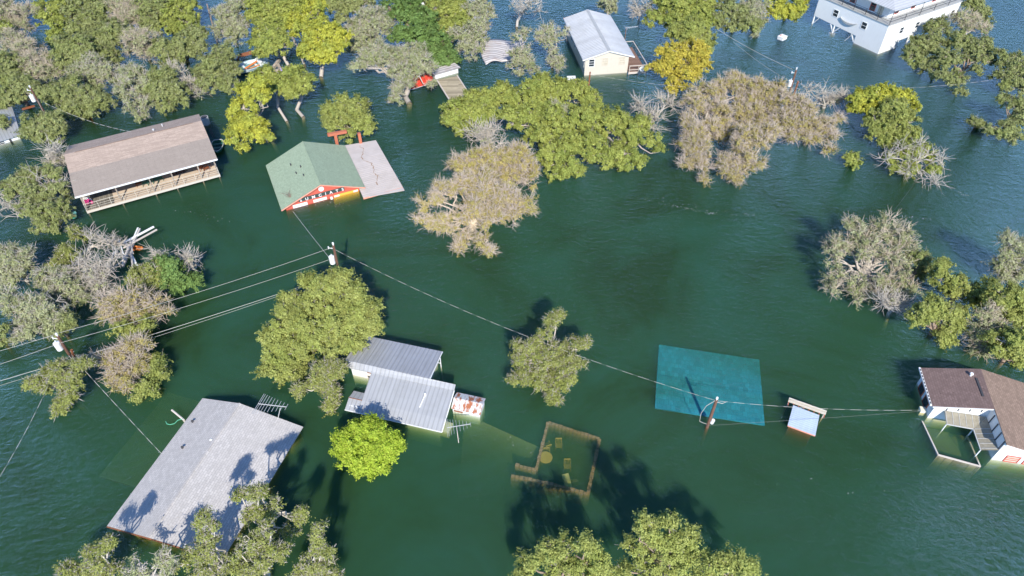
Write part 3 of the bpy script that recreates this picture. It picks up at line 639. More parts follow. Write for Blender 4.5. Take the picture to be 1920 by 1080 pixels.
# ---- brown-roofed house, right edge
def brown_house():
    t = thing('brown_roofed_house', 'white house with a brown shingle roof around an open flooded corner', 'house', (41.55, 31.8, 0), -10.7, HG)
    zr = 2.72
    w = MB()
    w.poly([(-4.4, 3.78, -3), (0, 3.78, -3), (0, 3.78, zr-.1), (-4.4, 3.78, 1.78)])
    w.poly([(-4.4, 7.8, -3), (-4.4, 3.78, -3), (-4.4, 3.78, 1.78), (-4.4, 7.8, 1.78)])
    w.poly([(0, 3.78, -3), (0, .2, -3), (0, .2, zr-.15), (0, 3.78, zr-.1)])
    w.poly([(0, .2, -3), (9, .2, -3), (9, .2, .35), (0, .2, zr-.15)])
    w.poly([(9, 7.8, -3), (-4.4, 7.8, -3), (-4.4, 7.8, 1.78), (0, 7.8, zr-.1), (9, 7.8, .4)])
    w.poly([(9, .2, -3), (9, 7.8, -3), (9, 7.8, .4), (9, .2, .35)])
    w.build('wall', M['white'], t)
    MB().slab([(-4.72, 3.68, 1.82), (0, 3.62, zr), (.15, 8.15, zr), (-4.75, 8.1, 1.82)], .1).build('west_roof', M['roof_brown'], t)
    MB().slab([(-.12, -.1, zr), (9.5, -.1, .3), (9.5, 8.15, .3), (.15, 8.15, zr), (0, 3.62, zr)], .1).build('east_roof', M['roof_rust'], t)
    g = MB().box(-4.92, 3.7, 1.72, -4.76, 8.1, 1.86); g.build('gutter', M['white'], t)
    g2 = MB()
    for i in range(11): g2.box(-4.89, 3.85+i*.38, 1.862, -4.79, 4.1+i*.38, 1.875)
    g2.build('gutter_guard', M['dark_metal'], t)
    MB().bar((-.15, -.16, zr-.1), (9.4, -.16, .22), .06).bar((-4.7, 3.6, 1.74), (0, 3.55, zr-.1), .055).build('fascia', M['white'], t)
    for y in (6.7, 5.15): window(t, (-4.4, y, .42), 1.0, .9, 'y', 0, 'redwood', 'glass')
    for x in (1.45, 2.95): window(t, (x, .2, .42), 1.0, .75, 'x', 2, 'red', 'blind')
    for i in range(4):
        MB().box(-3.4+i*.9, 3.70, 1.35+i*.17, -3.36+i*.9, 3.775, 1.78+i*.18).build('wall_strip', M['dark_metal'], t)
        MB().box(-.075, .3+i*.9, 1.35, -.005, .37+i*.9, 2.5).build('wall_strip', M['dark_metal'], t)
    pg = MB().slab([(-3.5, 2.55, 1.0), (-1.25, 2.45, 1.0), (0-.01, 3.66, 1.35), (-3.5, 3.7, 1.35)], .04)
    pg.slab([(-1.25, .25, 1.0), (-.02, .25, 1.35), (-.02, 3.62, 1.35), (-1.25, 2.45, 1.0)], .04)
    po = pg.build('patio_roof', M['trans'], t)
    e = MB().bar((-3.5, 2.5, .98), (-1.3, 2.4, .98), .05).bar((-1.3, 2.4, .98), (-1.3, .2, .98), .05)
    for i in range(7): e.bar((-3.45+i*.55, 2.55, 1.02), (-3.45+i*.55, 3.65, 1.37), .02)
    for i in range(5): e.bar((-1.22, .4+i*.5, 1.03), (-.05, .4+i*.5, 1.38), .02)
    e.build('frame', M['steel'], po)
    for x, y in ((-3.45, 2.55), (-1.3, 2.4), (-1.25, .3)): MB().bar((x, y, -3), (x, y, .98), .05).build('patio_post', M['white'], t)
    pipe(t, (-.9, 7.3, 2.45), .35, .1, 'white'); 
    MB().box(-.62, 4.9, zr-.02+.02-.12, -.45, 7.0, zr-.06+.01).build('ridge_vent', M['dark_metal'], t)
    MB().box(-4.95, 4.2, -.4, -4.42, 4.75, .25).build('meter_box', M['pale_plastic'], t)
brown_house()
def rail_fence():
    pts = [P(1729, 790, -.05), P(1758.8, 852.7, .12), P(1837.6, 874.4, .0), P(1813, 817, -.35)]
    t = thing('patio_fence', 'low white walled fence round the flooded corner of the brown roofed house', 'fence', tuple(pts[0]))
    o = pts[0]
    for i in range(3):
        a, b = pts[i]-o, pts[i+1]-o; MB().bar(a, b, .08).build('rail', M['pale_wood' if i < 2 else 'cream'], t)
        d = (b-a); m = MB().hexa([a+[0, 0, -2.4], b+[0, 0, -2.4], b+[.05, .05, -2.4], a+[.05, .05, -2.4]], [a+[0, 0, -.12], b+[0, 0, -.12], b+[.05, .05, -.12], a+[.05, .05, -.12]])
        m.build('panel', M['wood'], t)
        MB().bar(a+[0, 0, -2.5], a+[0, 0, .04], .07).build('fence_post', M['wood'], t)
rail_fence()

# ---- big white three-storey house, upper right
def white_house():
    t = thing('white_house', 'large white three storey house on stilts with a balcony, upper right', 'house', (61.4, 109.4, 0), 31, HG)
    LX, LY, zd = 19.3, 14.2, 4.8
    w = MB()
    w.poly([(0, 0, -3), (4.8, 0, -3), (4.8, 0, 1.25), (LX, 0, 1.6), (LX, 0, zd), (0, 0, zd)])
    w.poly([(0, 5.0, -3), (0, 0, -3), (0, 0, zd), (0, LY, zd), (0, LY, 1.45), (0, 5.0, 1.25)])
    w.poly([(LX, 0, 1.6), (LX, LY, 1.6), (LX, LY, zd), (LX, 0, zd)]).poly([(LX, LY, 1.45), (0, LY, 1.45), (0, LY, zd), (LX, LY, zd)])
    w.poly([(4.8, 0, -3), (4.8, 5, -3), (4.8, 5, 1.25), (4.8, 0, 1.25)]).poly([(4.8, 5, -3), (0, 5, -3), (0, 5, 1.25), (4.8, 5, 1.25)])
    w.poly([(0, 5, 1.25), (0, LY, 1.45), (LX, LY, 1.6), (LX, 0, 1.6), (4.8, 0, 1.25), (4.8, 5, 1.25)])
    w.build('lower_wall', M['white'], t)
    MB().box(-.1, -.1, zd+.003, LX+.1, LY+.1, zd+.16).build('balcony_floor', M['grey_trim'], t)
    MB().box(1.9, 1.9, zd+.165, LX-1.9, LY-1.9, 7.3).build('upper_wall', M['white'], t)
    rz, re = 9.6, 7.35
    m = MB(); o = .15; a = (-o, -o, re); b = (LX+o, -o, re); c = (LX+o, LY+o, re); d = (-o, LY+o, re); e = (7, 7.1, rz); f = (12.3, 7.1, rz)
    m.slab([a, b, f, e], .12).slab([c, d, e, f], .12).slab([b, c, f], .12).slab([d, a, e], .12).build('roof', M['metal_white'], t)
    rl = MB()
    for z in (zd+.7, zd+1.15): rl.bar((0, 0, z), (LX, 0, z), .028).bar((0, 0, z), (0, LY, z), .028)
    for i in range(6): x = i*LX/5; rl.bar((x, 0, zd+.15), (x, 0, re-.1 if i % 2 == 0 else zd+1.2), .05)
    for i in range(1, 7): y = i*LY/6; rl.bar((0, y, zd+.15), (0, y, re-.1 if i % 2 else zd+1.2), .05)
    for i in range(26): x = .4+i*.74; rl.bar((x, 0, zd+.15), (x, 0, zd+.2), .02)
    rl.build('balcony_railing', M['dark_metal'], t)
    for x in (4.2, 8.3, 11.8, 17.9): window(t, (x, 0, 3.15), .85, .95, 'x', 1, 'white', 'glass')
    for y in (10.1, 4.2): window(t, (0, y, 3.3), .95, 1.05, 'y', 1, 'white', 'glass')
    for x in (4.0, 8.3, 14.0): window(t, (x, 1.9, 6.0), .9, 1.3, 'x', 1, 'red', 'glass')
    for y in (5.0, 9.0): window(t, (1.9, y, 6.0), .9, 1.5, 'y', 1, 'red', 'glass')
    MB().box(1.83, 3.0, zd+.17, 1.89, 3.9, 6.9).build('door', M['blind'], t)
    # canoe-shaped ornament on the left face
    pts = []; n = 14
    for i in range(n+1): u = i/n; pts.append((5.5+3.3*u, 3.45-1.0*math.sin(math.pi*(u*.9+.05))**.6))
    cm = MB()
    for i in range(n):
        (y0, z0), (y1, z1) = pts[i], pts[i+1]; k0 = .28*math.sin(math.pi*i/n)+.05; k1 = .28*math.sin(math.pi*(i+1)/n)+.05
        cm.hexa([(-.3, y0, z0), (-.3, y1, z1), (-.02, y1, z1), (-.02, y0, z0)], [(-.3, y0, z0+k0), (-.3, y1, z1+k1), (-.02, y1, z1+k1), (-.02, y0, z0+k0)])
    cm.build('canoe_ornament', M['grey_trim'], t)
    for (x, y) in ((0.1, 14.1), (.1, 9.6), (7.5, .12), (12, .12), (18.9, .12), (5, 9.6), (12, 9), (19, 13.8)):
        MB().bar((x, y, -3), (x, y, 1.35), .13, n=8).build('stilt', M['white'], t)
    br = MB().bar((.1, 9.6, .1), (.1, 10.5, 1.3), .09).bar((.1, 9.6, .1), (.1, 8.5, 1.3), .09).bar((.1, 14.0, .1), (.1, 13.1, 1.3), .07).bar((.1, 5.1, .1), (.1, 6.0, 1.25), .09).bar((7.5, .12, .1), (8.6, .12, 1.3), .07)
    br.build('stilt_brace', M['white'], t)
    MB().bar((.1, 9.6, -.6), (.1, 9.6, -.05), .55, n=12).build('footing', M['cream'], t)
white_house()

# ---- left edge house
def left_house():
    t = thing('edge_house', 'low house with a pale bluish roof cut by the left photo edge', 'house', (-70.7, 81.6, 0), 38, HG)
    MB().box(-6, .25, -3, 2.3, 8.6, .6).build('wall', M['white'], t)
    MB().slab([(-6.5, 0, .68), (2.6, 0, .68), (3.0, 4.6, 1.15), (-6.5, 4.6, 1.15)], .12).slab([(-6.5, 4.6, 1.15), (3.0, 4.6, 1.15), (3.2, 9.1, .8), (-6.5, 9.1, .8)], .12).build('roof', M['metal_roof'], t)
    window(t, (-.1, .25, .22), 1.0, .4, 'x', 1, 'white', 'glass'); MB().box(1.0, .17, -.5, 1.25, .24, .5).build('drain_pipe', M['dark_metal'], t)
left_house()
p = P(53, 201.5, .3); t = thing('picnic_table', 'reddish brown table top floating behind the pale bluish roof', 'table', (p[0], p[1], .25), 38)
MB().box(-.85, -.3, 0, .85, .3, .06).build('tabletop', M['brown_plastic'], t); MB().box(-.8, .45, -.2, .8, .6, -.15).build('bench', M['redwood'], t)

# ---- torn-off corrugated roof, upper centre
def torn_roof():
    n, k = 22, 12; A = [P(905, 75, .8), P(985, 80, .5)]; B_ = [P(911, 121, .12), P(962, 112, .3)]
    v = []; f = []
    for j in range(k+1):
        for i in range(n+1):
            u = i/n; w_ = j/k; a = A[0]*(1-u)+A[1]*u; b_ = B_[0]*(1-u)+B_[1]*u; q = a*(1-w_)+b_*w_
            q = q+np.array([-.6*math.sin(math.pi*w_)*(1-u), 0, .45*math.sin(math.pi*min(1, u*1.7))*(.4+.6*w_)+.05*math.sin(w_*k*1.9)])
            if j == 0: q = q+np.array([0, .5*math.sin(math.pi*u), 0])
            v.append(q)
    for j in range(k):
        for i in range(n): a = j*(n+1)+i; f.append((a, a+n+1, a+n+2, a+1))
    o = np_mesh('torn_roof', np.array(v), np.array(f), 4, M['metal_torn'])
    s = o.modifiers.new('solid', 'SOLIDIFY'); s.thickness = .05
    tag(o, 'buckled corrugated metal roof sheet lying between trees', 'roof sheet')
b = NB('torn_corrugated'); wv = b.n('ShaderNodeTexWave'); b.l(b.coords((.1, 1, 0)), wv.inputs[0]); wv.inputs['Scale'].default_value = .52; wv.bands_direction = 'Y'
wv.inputs['Distortion'].default_value = .6
M['metal_torn'] = b.done(b.mix(b.ramp(b.noise(b.coords(), .9, 5), [(.5, 0), (.75, .6)]), b.mix(wv.outputs[1], (.34, .32, .31), (.66, .62, .60)), (.34, .25, .22)), .7, .1)
torn_roof()

# ---- low white wall with metal roof and straw-coloured roof in front
def flat_building():
    a = P(817, 146, .25); t = thing('low_white_building', 'low white building with pale metal roof peeking from under the trees', 'building', (a[0], a[1], 0), 32, HG)
    L = 4.1
    MB().box(0, .1, -2, L, 4.5, .75).build('wall', M['white'], t)
    m = MB().slab([(-.3, -.1, .9), (L+.35, -.1, .9), (L+.25, 4.6, .95), (-.4, 4.6, .95)], .1); m.build('roof', M['metal_torn'], t)
    t2 = thing('straw_covered_raft', 'rectangular dock top covered in straw coloured mats before the low white building', 'dock', tuple(P(819, 150.5, .1)), 0)
    q = [P(819, 150.5, .1), P(846, 193, .1), P(882, 180, .1), P(857, 142, .1)]; o = q[0]; q = [x-o for x in q]
    MB().slab(q, .3).build('cover', M['tan_mat'], t2)
    e = MB()
    for i in (0, 2): e.bar(q[i]+[0, 0, .03], q[(i+1) % 4]+[0, 0, .03], .12)
    e.bar(q[1]+[0, 0, .02], q[2]+[0, 0, .02], .08); e.build('edge_board', M['pale_wood'], t2)
flat_building()
def red_canopy():
    p = P(790, 158, .2); t = thing('red_canopy', 'collapsed bright red canopy half hidden under a leaning pale tree', 'canopy', tuple(p), 25)
    MB().poly([(-2.2, -.9, 0), (1.8, -.5, .15), (2.0, 1.2, .7), (-1.6, .8, .8)]).poly([(2.0, 1.2, .7), (1.6, 3.2, .1), (-1.8, 2.6, .15), (-1.6, .8, .8)]).poly([(1.8, -.5, .15), (2.3, 1.0, .1), (1.6, 3.2, .1), (2.0, 1.2, .7)]).poly([(-2.2, -.9, 0), (-1.6, .8, .8), (-1.8, 2.6, .15)]).build('cover', M['red_tarp'], t)
    MB().bar((-2.2, -.9, -.05), (1.8, -.5, .1), .05).bar((1.8, -.5, .1), (1.8, -.5, -1.5), .05).bar((-2.2, -.9, -.05), (-2.2, -.9, -1.5), .05).build('frame', M['steel'], t)
red_canopy()
# ---- broken boat, dinghy
def hull(root, L, W, D, mat, inner, rim):
    n = 12; prof = []
    for i in range(n+1):
        u = i/n; w_ = W/2*(math.sin(math.pi*min(1, .18+u*.82))**.55 if u > .02 else .62)*(1 if u < .98 else .05)
        x = -L/2+L*u; zk = 0 if u < .75 else (u-.75)/.25*D*.6
        prof.append([(x, -w_, D), (x, -w_*.8, D*.3+zk*.4), (x, 0, zk), (x, w_*.8, D*.3+zk*.4), (x, w_, D)])
    h = MB()
    for i in range(n):
        for j in range(4): h.poly([prof[i][j], prof[i+1][j], prof[i+1][j+1], prof[i][j+1]])
    h.poly([prof[0][j] for j in range(5)]); o = h.build('hull', M[mat], root); s = o.modifiers.new('solid', 'SOLIDIFY'); s.thickness = .05
    r = MB()
    for i in range(n):
        for j in (0, 4): r.bar(prof[i][j], prof[i+1][j], .05)
    r.bar(prof[0][0], prof[0][4], .05); r.build('gunwale', M[rim], root)
    for u in (.28, .6):
        i = int(u*n); MB().box(prof[i][0][0]-.15, prof[i][0][1]+.06, D*.6, prof[i][0][0]+.2, prof[i][4][1]-.06, D*.68).build('seat', M[inner], root)
p = P(409, 278, .0); t = thing('dinghy', 'dark green rowing boat moored by the tan roofed house', 'boat', (p[0], p[1], -.1), -75); hull(t, 3.0, 1.6, .55, 'green_hull', 'green_hull', 'steel')
p = P(475, 126, 0); t = thing('wrecked_boat', 'broken pale blue motor boat with teal cockpit among the trees', 'boat', (p[0], p[1], -.15), 35); hull(t, 5.6, 3.2, .7, 'pale_blue', 'white', 'pale_blue')
MB().box(-2.2, -1.1, .3, 1.1, 1.1, .36).build('cockpit_floor', M['teal_hull'], t)
MB().bar((-1.5, -.5, .5), (.9, .3, .85), .14).bar((-1.2, -.9, .5), (1.2, -.6, .6), .08).build('loose_plank', M['orange'], t)
MB().box(.9, -1.15, .6, 1.5, 1.2, .95).build('windscreen_frame', M['white'], t)
def plank_pile(name, label, cat, pts, mat, group=None, w=.14):
    base = np.mean([np.array(q[0]) for q in pts], axis=0); t = thing(name, label, cat, tuple(base), 0, group)
    for a, b_ in pts: MB().bar(np.array(a)-base, np.array(b_)-base, w).build('board', M[mat], t)
    return t
plank_pile('driftwood_log', 'long thin brown trunk floating in the channel between the crowns', 'log', [(P(388, 8, .15), P(408, 82, .1))], 'bark_brown')
plank_pile('broken_dock', 'broken brown dock boards running behind the blue boat', 'dock', [(P(449, 103, .3), P(485, 93, .3)), (P(450, 106, .2), P(487, 96, .2)), (P(449, 102.5, .2), P(446, 112, .1))], 'rust', w=.16)
plank_pile('dock_wreck', 'grey wrecked dock boards below the yellow green tree', 'dock', [(P(512, 128, .3), P(524, 112, .8)), (P(510, 140, .3), P(528, 138, .3)), (P(514, 134, .3), P(526, 131, .5)), (P(521, 121, .5), P(526, 131, .4))], 'wood', w=.3)
lump('purple_tarp', 'purple tarpaulin bundle on the wrecked dock boards', 'tarpaulin', P(529.5, 133, .2), (.8, .5, .5), 'purple', 9)
for i, (x, y) in enumerate(((477, 99), (441, 109))):
    lump('white_float', ['white float beside the broken brown dock boards', 'white float wedged at the left end of the broken dock'][i], 'float', P(x, y, .0), (.55, .4, .4), 'white', 20+i, 'white floats by the wrecked docks')
# ---- debris: crossed pale beams in the water
PZ = .5
def seg(x0, y0, x1, y1, z0=.3, z1=.6): return (P(x0, y0, z0), P(x1, y1, z1))
Z = lambda x, y: (200+x/9.817, 400+y/9.817)
bt = thing('beam_tangle', 'tangle of crossed pale wooden beams jutting from the water', 'beams', tuple(P(245, 465, 0)))
o = P(245, 465, 0)
for i, (x0, y0, x1, y1, w_) in enumerate(((290, 940, 580, 270, .12), (300, 980, 615, 285, .13), (370, 760, 560, 400, .12), (260, 570, 870, 245, .12), (285, 650, 925, 298, .1), (330, 530, 520, 980, .13), (350, 545, 570, 985, .14), (425, 470, 480, 740, .12), (450, 700, 480, 1000, .11), (220, 480, 305, 740, .09), (265, 700, 300, 830, .09), (205, 690, 240, 830, .09), (110, 750, 195, 690, .13), (60, 1060, 320, 840, .07), (420, 620, 300, 870, .16))):
    a, b_ = Z(x0, y0), Z(x1, y1); z = .25+.14*(i % 5)
    MB().bar(P(*a, z)-o, P(*b_, z+.25)-o, w_).build('beam', M['pale_wood'] if i % 3 else M['white'], bt)
p = P(255, 467, .05); t = thing('orange_canoe', 'orange canoe tip poking out from under the pale beams', 'canoe', (p[0], p[1], -.1), 5); hull(t, 1.6, .6, .35, 'orange', 'orange', 'orange')

# ---- odds and ends afloat
def float_box(name, label, cat, x, y, s, mat, ang, group=None):
    p = P(x, y, 0); t = thing(name, label, cat, (p[0], p[1], -.05), ang, group)
    MB().box(-s[0]/2, -s[1]/2, 0, s[0]/2, s[1]/2, s[2]).build('body', M[mat], t, .04)
    MB().box(-s[0]/2-.03, -s[1]/2-.03, s[2]+.002, s[0]/2+.03, s[1]/2+.03, s[2]+.08).build('lid', M[mat], t); return t
float_box('cooler_box', 'white box with a dark hatch floating before the cream house', 'box', 1071, 151, (1.3, .8, .55), 'white', 5)
lump('white_drum', 'rounded white drum adrift left of the cream house', 'drum', P(1020, 141, -.05), (.9, .55, .5), 'steel', 31)
t = float_box('ice_chest', 'tilted white ice chest adrift in front of the white stilted house', 'ice chest', 1466, 73, (1.3, 1.1, .5), 'white', 40)
MB().bar((-.45, .3, .6), (.1, .3, .66), .05).build('handle', M['red'], t)
p = P(387, 232, 0); t = thing('metal_drum', 'grey metal drum standing in the water beside the tan roof', 'drum', (p[0], p[1], 0)); MB().bar((0, 0, -.6), (0, 0, 1.1), .55, n=14).build('body', M['steel'], t); MB().bar((0, 0, 1.102), (0, 0, 1.12), .47, n=14).build('opening', M['dark_metal'], t)
plank_pile('ladder', 'dark ladder in the shaded water beside the tan roof', 'ladder', [(P(391, 241, .2), P(400, 258, .3)), (P(394, 240, .2), P(403, 257, .3)), (P(393, 245, .2), P(396, 244, .2)), (P(396, 250, .2), P(399, 249, .2))], 'dark_metal', w=.05)
p = P(172, 222, 0); t = thing('marker_post', 'short rusty orange post beside the forest edge', 'post', (p[0], p[1], 0), 10); MB().bar((0, 0, -3), (-.15, .1, 1.0), .16, n=8).build('post', M['rust'], t); MB().bar((-.15, .1, 1.0), (-.15, .1, 1.06), .19, n=8).build('cap', M['redwood'], t)
p = P(1103, 163, 0); t = thing('short_pole', 'slim brown service pole in front of the cream house', 'pole', (p[0], p[1], 0)); MB().bar((0, 0, -3), (.1, 0, 2.5), .14, .11, n=8).build('shaft', M['rust'], t); MB().bar((.1, 0, 2.3), (.4, -.1, 2.35), .05).build('bracket', M['steel'], t)
t = thing('green_bucket', 'green plastic bucket wedged in the leafy tree by the porch', 'bucket', tuple(P(138.5, 407, .2))); MB().bar((0, 0, 0), (0, 0, .5), .35, .48, n=12).build('body', M['rope'], t); MB().bar((0, 0, .5), (0, 0, .53), .5, .5, n=12).build('rim', M['teal_hull'], t)

# ---- sunken patio with stone walls and furniture
pa = thing('patio_wall', 'low reddish stone wall outlining the sunken patio', 'wall', tuple(P(1102.5, 927.5, 0)))
o = P(1102.5, 927.5, 0); rnd = random.Random(5)
runs = [[(1102.5, 925), (1124, 822.5)], [(1124, 822.5), (1027.5, 791)], [(1027.5, 791), (1005, 881)], [(1005, 881), (966, 870.5)], [(1102.5, 925), (1030, 906)], [(1030, 906), (958, 891)]]
for rn in runs:
    a, b_ = P(*rn[0], -.4)-o, P(*rn[1], -.4)-o; L = np.linalg.norm(b_-a); n = int(L/.34); m = MB(); d = (b_-a)/L; s = np.array([-d[1], d[0], 0])
    for i in range(n):
        c0 = a+d*(i*L/n+.02); c1 = a+d*((i+1)*L/n-.02); wv_ = .13+rnd.uniform(-.03, .03); zz = rnd.uniform(-.05, .04)
        m.hexa([c0-s*wv_+[0, 0, -2], c1-s*wv_+[0, 0, -2], c1+s*wv_+[0, 0, -2], c0+s*wv_+[0, 0, -2]], [c0-s*wv_+[0, 0, zz], c1-s*wv_+[0, 0, zz], c1+s*wv_+[0, 0, zz], c0+s*wv_+[0, 0, zz]])
    m.build('wall_run', M['stone'], pa)
def below(x, y, z): p = P(x, y, z); return (p[0], p[1], z)
sl = MB().slab([P(1027, 791, -2.4), P(1005, 881, -2.4), P(1100, 926, -2.4), P(1122, 823, -2.4)], .3).build('patio_floor', M['slab']); sl['kind'] = 'structure'
table('round_table', 'round yellow table under the water inside the sunken patio', below(1022.5, 866, -1.35), 0, 'yellow', 1.2, 1.2, .75, None, True)
SG = 'yellow chairs on the sunken patio'
chair('plastic_chair', 'yellow chair behind the round table, touching it, under water', below(1025, 858, -1.5), 5, 'yellow', group=SG)
chair('plastic_chair', 'tipped yellow chair nearest the left wall of the sunken patio', below(1025, 839, -1.5), 200, 'yellow', group=SG)
chair('plastic_chair', 'yellow chair apart to the right of the tipped chair on the patio', below(1047, 840, -1.5), 0, 'yellow', group=SG)
chair('plastic_chair', 'yellow chair above the pale lounger on the sunken patio', below(1063, 879, -1.55), 0, 'yellow', group=SG)
t = thing('sun_lounger', 'pale curved lounger lying under water on the sunken patio', 'lounger', below(1060, 899, -1.3), -75)
pts = [(-.2, .6), (.1, .52), (.45, .4), (.8, .28), (1.2, .22), (1.6, .2)]
m = MB()
for i in range(5): m.slab([(pts[i][0], -.3, pts[i][1]), (pts[i+1][0], -.3, pts[i+1][1]), (pts[i+1][0], .3, pts[i+1][1]), (pts[i][0], .3, pts[i][1])], .06)
m.build('bed', M['pale_plastic'], t)
for x in (0, 1.4):
    for y in (-.28, .28): MB().bar((x, y, -.2), (x, y, .25), .03).build('leg', M['pale_plastic'], t)
lump('sunken_cushion', 'yellowish cushion sunk right of the pale lounger', 'cushion', below(1076, 905, -1.7), (.45, .4, .2), 'yellow', 44)
# pale concrete slabs glimpsed through the water
for nm, q in (('sunken_driveway', [(185, 893, -2.2), (330, 935, -1.9), (430, 770, -1.6), (315, 735, -2.2)]), ('sunken_deck', [(1731, 800, -1.2), (1762, 856, -1.2), (1838, 880, -1.2), (1818, 820, -1.2)]), ('sunken_path', [(858, 930, -4.2), (960, 925, -4.0), (1015, 840, -1.3), (872, 776, -1.15)])):
    o = MB().slab([P(*c) for c in q], .3).build(nm, M['slab']); o['kind'] = 'structure'
# foam flecks drifting in lines
rnd = random.Random(77); fm = MB()
def fleck(x, y, r):
    a0 = rnd.uniform(0, 6); k = 5; z = .012+rnd.uniform(0, .004)
    fm.poly([(x+r*math.cos(a0+2*math.pi*i/k)*rnd.uniform(.6, 1.3), y+r*math.sin(a0+2*math.pi*i/k)*rnd.uniform(.4, .9), z) for i in range(k)])
for (x0, y0, x1, y1, n, sp) in ((1255, 385, 1345, 402, 45, 5), (1190, 372, 1420, 404, 40, 9), (1660, 402, 1750, 412, 30, 3), (1795, 360, 1815, 368, 14, 4), (560, 372, 650, 385, 46, 14), (830, 770, 1000, 850, 10, 20), (1140, 150, 1170, 172, 40, 12), (1480, 890, 1880, 1000, 6, 30), (330, 395, 470, 420, 16, 8)):
    for i in range(n):
        t_ = rnd.random()**.8; q = P(x0+(x1-x0)*t_+rnd.gauss(0, sp*.5), y0+(y1-y0)*t_+rnd.gauss(0, sp*.35), 0); fleck(q[0], q[1], rnd.uniform(.02, .055))
o = fm.build('foam', M['white']); tag(o, 'tiny white foam flecks drifting in lines on the water', kind='stuff')

def edge_building():
    p = P(800, 1, .8); t = thing('distant_house', 'white roofed building just showing behind the deep green tree at the top edge', 'house', (p[0], p[1], 0), 6, HG)
    MB().box(-4.2, .3, -3, 4.2, 8, 1.3).build('wall', M['white'], t)
    MB().slab([(-4.6, 0, 1.3), (4.6, 0, 1.3), (4.6, 4.2, 2.4), (-4.6, 4.2, 2.4)], .12).slab([(-4.6, 4.2, 2.4), (4.6, 4.2, 2.4), (4.6, 8.4, 1.3), (-4.6, 8.4, 1.3)], .12).build('roof', M['metal_white'], t)
    window(t, (-1.6, .3, .5), 1.0, .7, 'x'); window(t, (1.6, .3, .5), 1.0, .7, 'x', 1, 'redwood')
edge_building()

# ================================================================== utility poles and wires
PG = 'utility poles with transformers'
def pole(label, bx, by, tx, ty, h, side, tz, arm=True, trans=True, group=PG):
    b0 = P(bx, by, 0); tp = P(tx, ty, h); t = thing('utility_pole', label, 'utility pole', (b0[0], b0[1], 0), 0, group)
    d = tp-b0; base = -d*(3/h)
    MB().bar(base, d, .17, .13, n=10).build('shaft', M['pole'], t)
    n = MB().bar(d, d+[0, 0, .38], .05, n=6).bar(d+[0, 0, .18], d+[0, 0, .24], .11, n=8).bar(d+[0, 0, .3], d+[0, 0, .36], .1, n=8)
    n.build('insulator', M['white'], t)
    if trans:
        c = d*(tz/h)+np.array([side*.42, -.12, 0])
        k = MB().bar(c-[0, 0, .48], c+[0, 0, .42], .29, n=16).bar(c+[0, 0, .42], c+[0, 0, .5], .27, .12, n=16).bar(c+[0, 0, .5], c+[.05, 0, .75], .05, n=6)
        tr = k.build('transformer', M['white'], t)
        MB().bar(c+[0, 0, .2], d*((tz+.2)/h), .05).bar(c-[0, 0, .3], d*((tz-.3)/h), .05).build('bracket', M['steel'], tr)
    if arm:
        q = d*((h-.5)/h); MB().bar(q, q+[side*.55, 0, .12], .04).bar(q+[side*.55, 0, .0], q+[side*.55, 0, .3], .06, n=6).build('cutout_arm', M['white'], t)
    return b0+d
T1 = pole('utility pole with white transformer behind the big rounded oak, centre left', 641, 535, 625, 460, 6.2, -1, 4.2)
T0 = pole('utility pole with white transformer above the small oak at the left edge', 141, 682, 108, 630, 4.9, -1, 3.4)
T2 = pole('utility pole rising beside the sunken teal roof', 1326, 800, 1343.5, 750, 3.9, 1, .8, False, False)
T3 = pole('leaning utility pole with white transformer above the tan leafless trees', 1476, 190, 1493, 131, 5.0, -1, 3.0)
T4 = pole('utility pole with transformer between the forest and the pale bluish roof', 92, 226, 57, 165, 6.0, -1, 4.3)
o2 = bpy.data.objects['utility_pole.002']
MB().bar((.22, -.1, .75), (.3, -.1, 1.2), .17, .15, n=12).build('lamp_globe', M['white'], o2)
MB().path([(-.1, 0, 3.9), (-.75, -.1, 3.3), (-1.0, -.1, 2.2), (-.9, -.1, 1.0), (-.5, 0, .6), (-.1, 0, .4)], .022).path([(0.1, 0, 3.7), (.6, 0, 3.5), (.9, 0, 3.75)], .025).build('drop_wire', M['wire'], o2)
for lb, bx, by, tx, ty, h, g in (('short brown stub pole right of the transformer pole behind the big oak', 650, 530, 644, 505, 1.9, 1), ('orange brown stub pole beside the left edge transformer pole', 140, 672, 134, 656, 1.2, 1), ('second bare leaning pole just right of the leaning transformer pole', 1484, 190, 1497, 152, 3.2, 1)):
    b0 = P(bx, by, 0); d = P(tx, ty, h)-b0; t = thing('stub_pole', lb, 'pole', tuple(b0), 0, 'stub poles beside the utility poles')
    MB().bar(-d*2/h, d, .15, .13, n=8).build('shaft', M['pole' if bx == 650 else 'rust'], t); MB().bar(d*.8-[.2, 0, 0], d*.8+[.2, 0, 0], .04).build('bracket', M['steel'], t)

WG = 'overhead wires'
def wire(label, a, b, sag, r=.03, dash=None, mat='wire', ext=0):
    a = np.array(a, float); b = np.array(b, float); L = np.linalg.norm(b-a)
    seg_ = dash/2 if dash else max(1.0, L/60); n = max(6, int(L/seg_)); m = MB(); pts = []
    for i in range(n+1):
        t = i/n; q = a+(b-a)*t; q[2] -= 4*sag*t*(1-t); pts.append(q-a)
    for i in range(n):
        m.mat(1 if (dash and i % 3 == 2) else 0).bar(pts[i], pts[i+1], r*(1 if not(dash and i % 3 == 2) else .6), n=5)
    o = m.build('power_line', [M[mat], M['wire_mid']]); o.location = tuple(a)
    tag(o, label, 'wire', WG); return o
off = T0-T1
wire('uppermost pale wire between the two transformer poles on the left', T1+[0, 0, -.2], P(108, 625, 4.9)+[0, 0, 0], .35, .014)
wire('middle pale wire between the two transformer poles on the left', P(617, 487, 4.6), P(113, 643, 4.0), .3, .014)
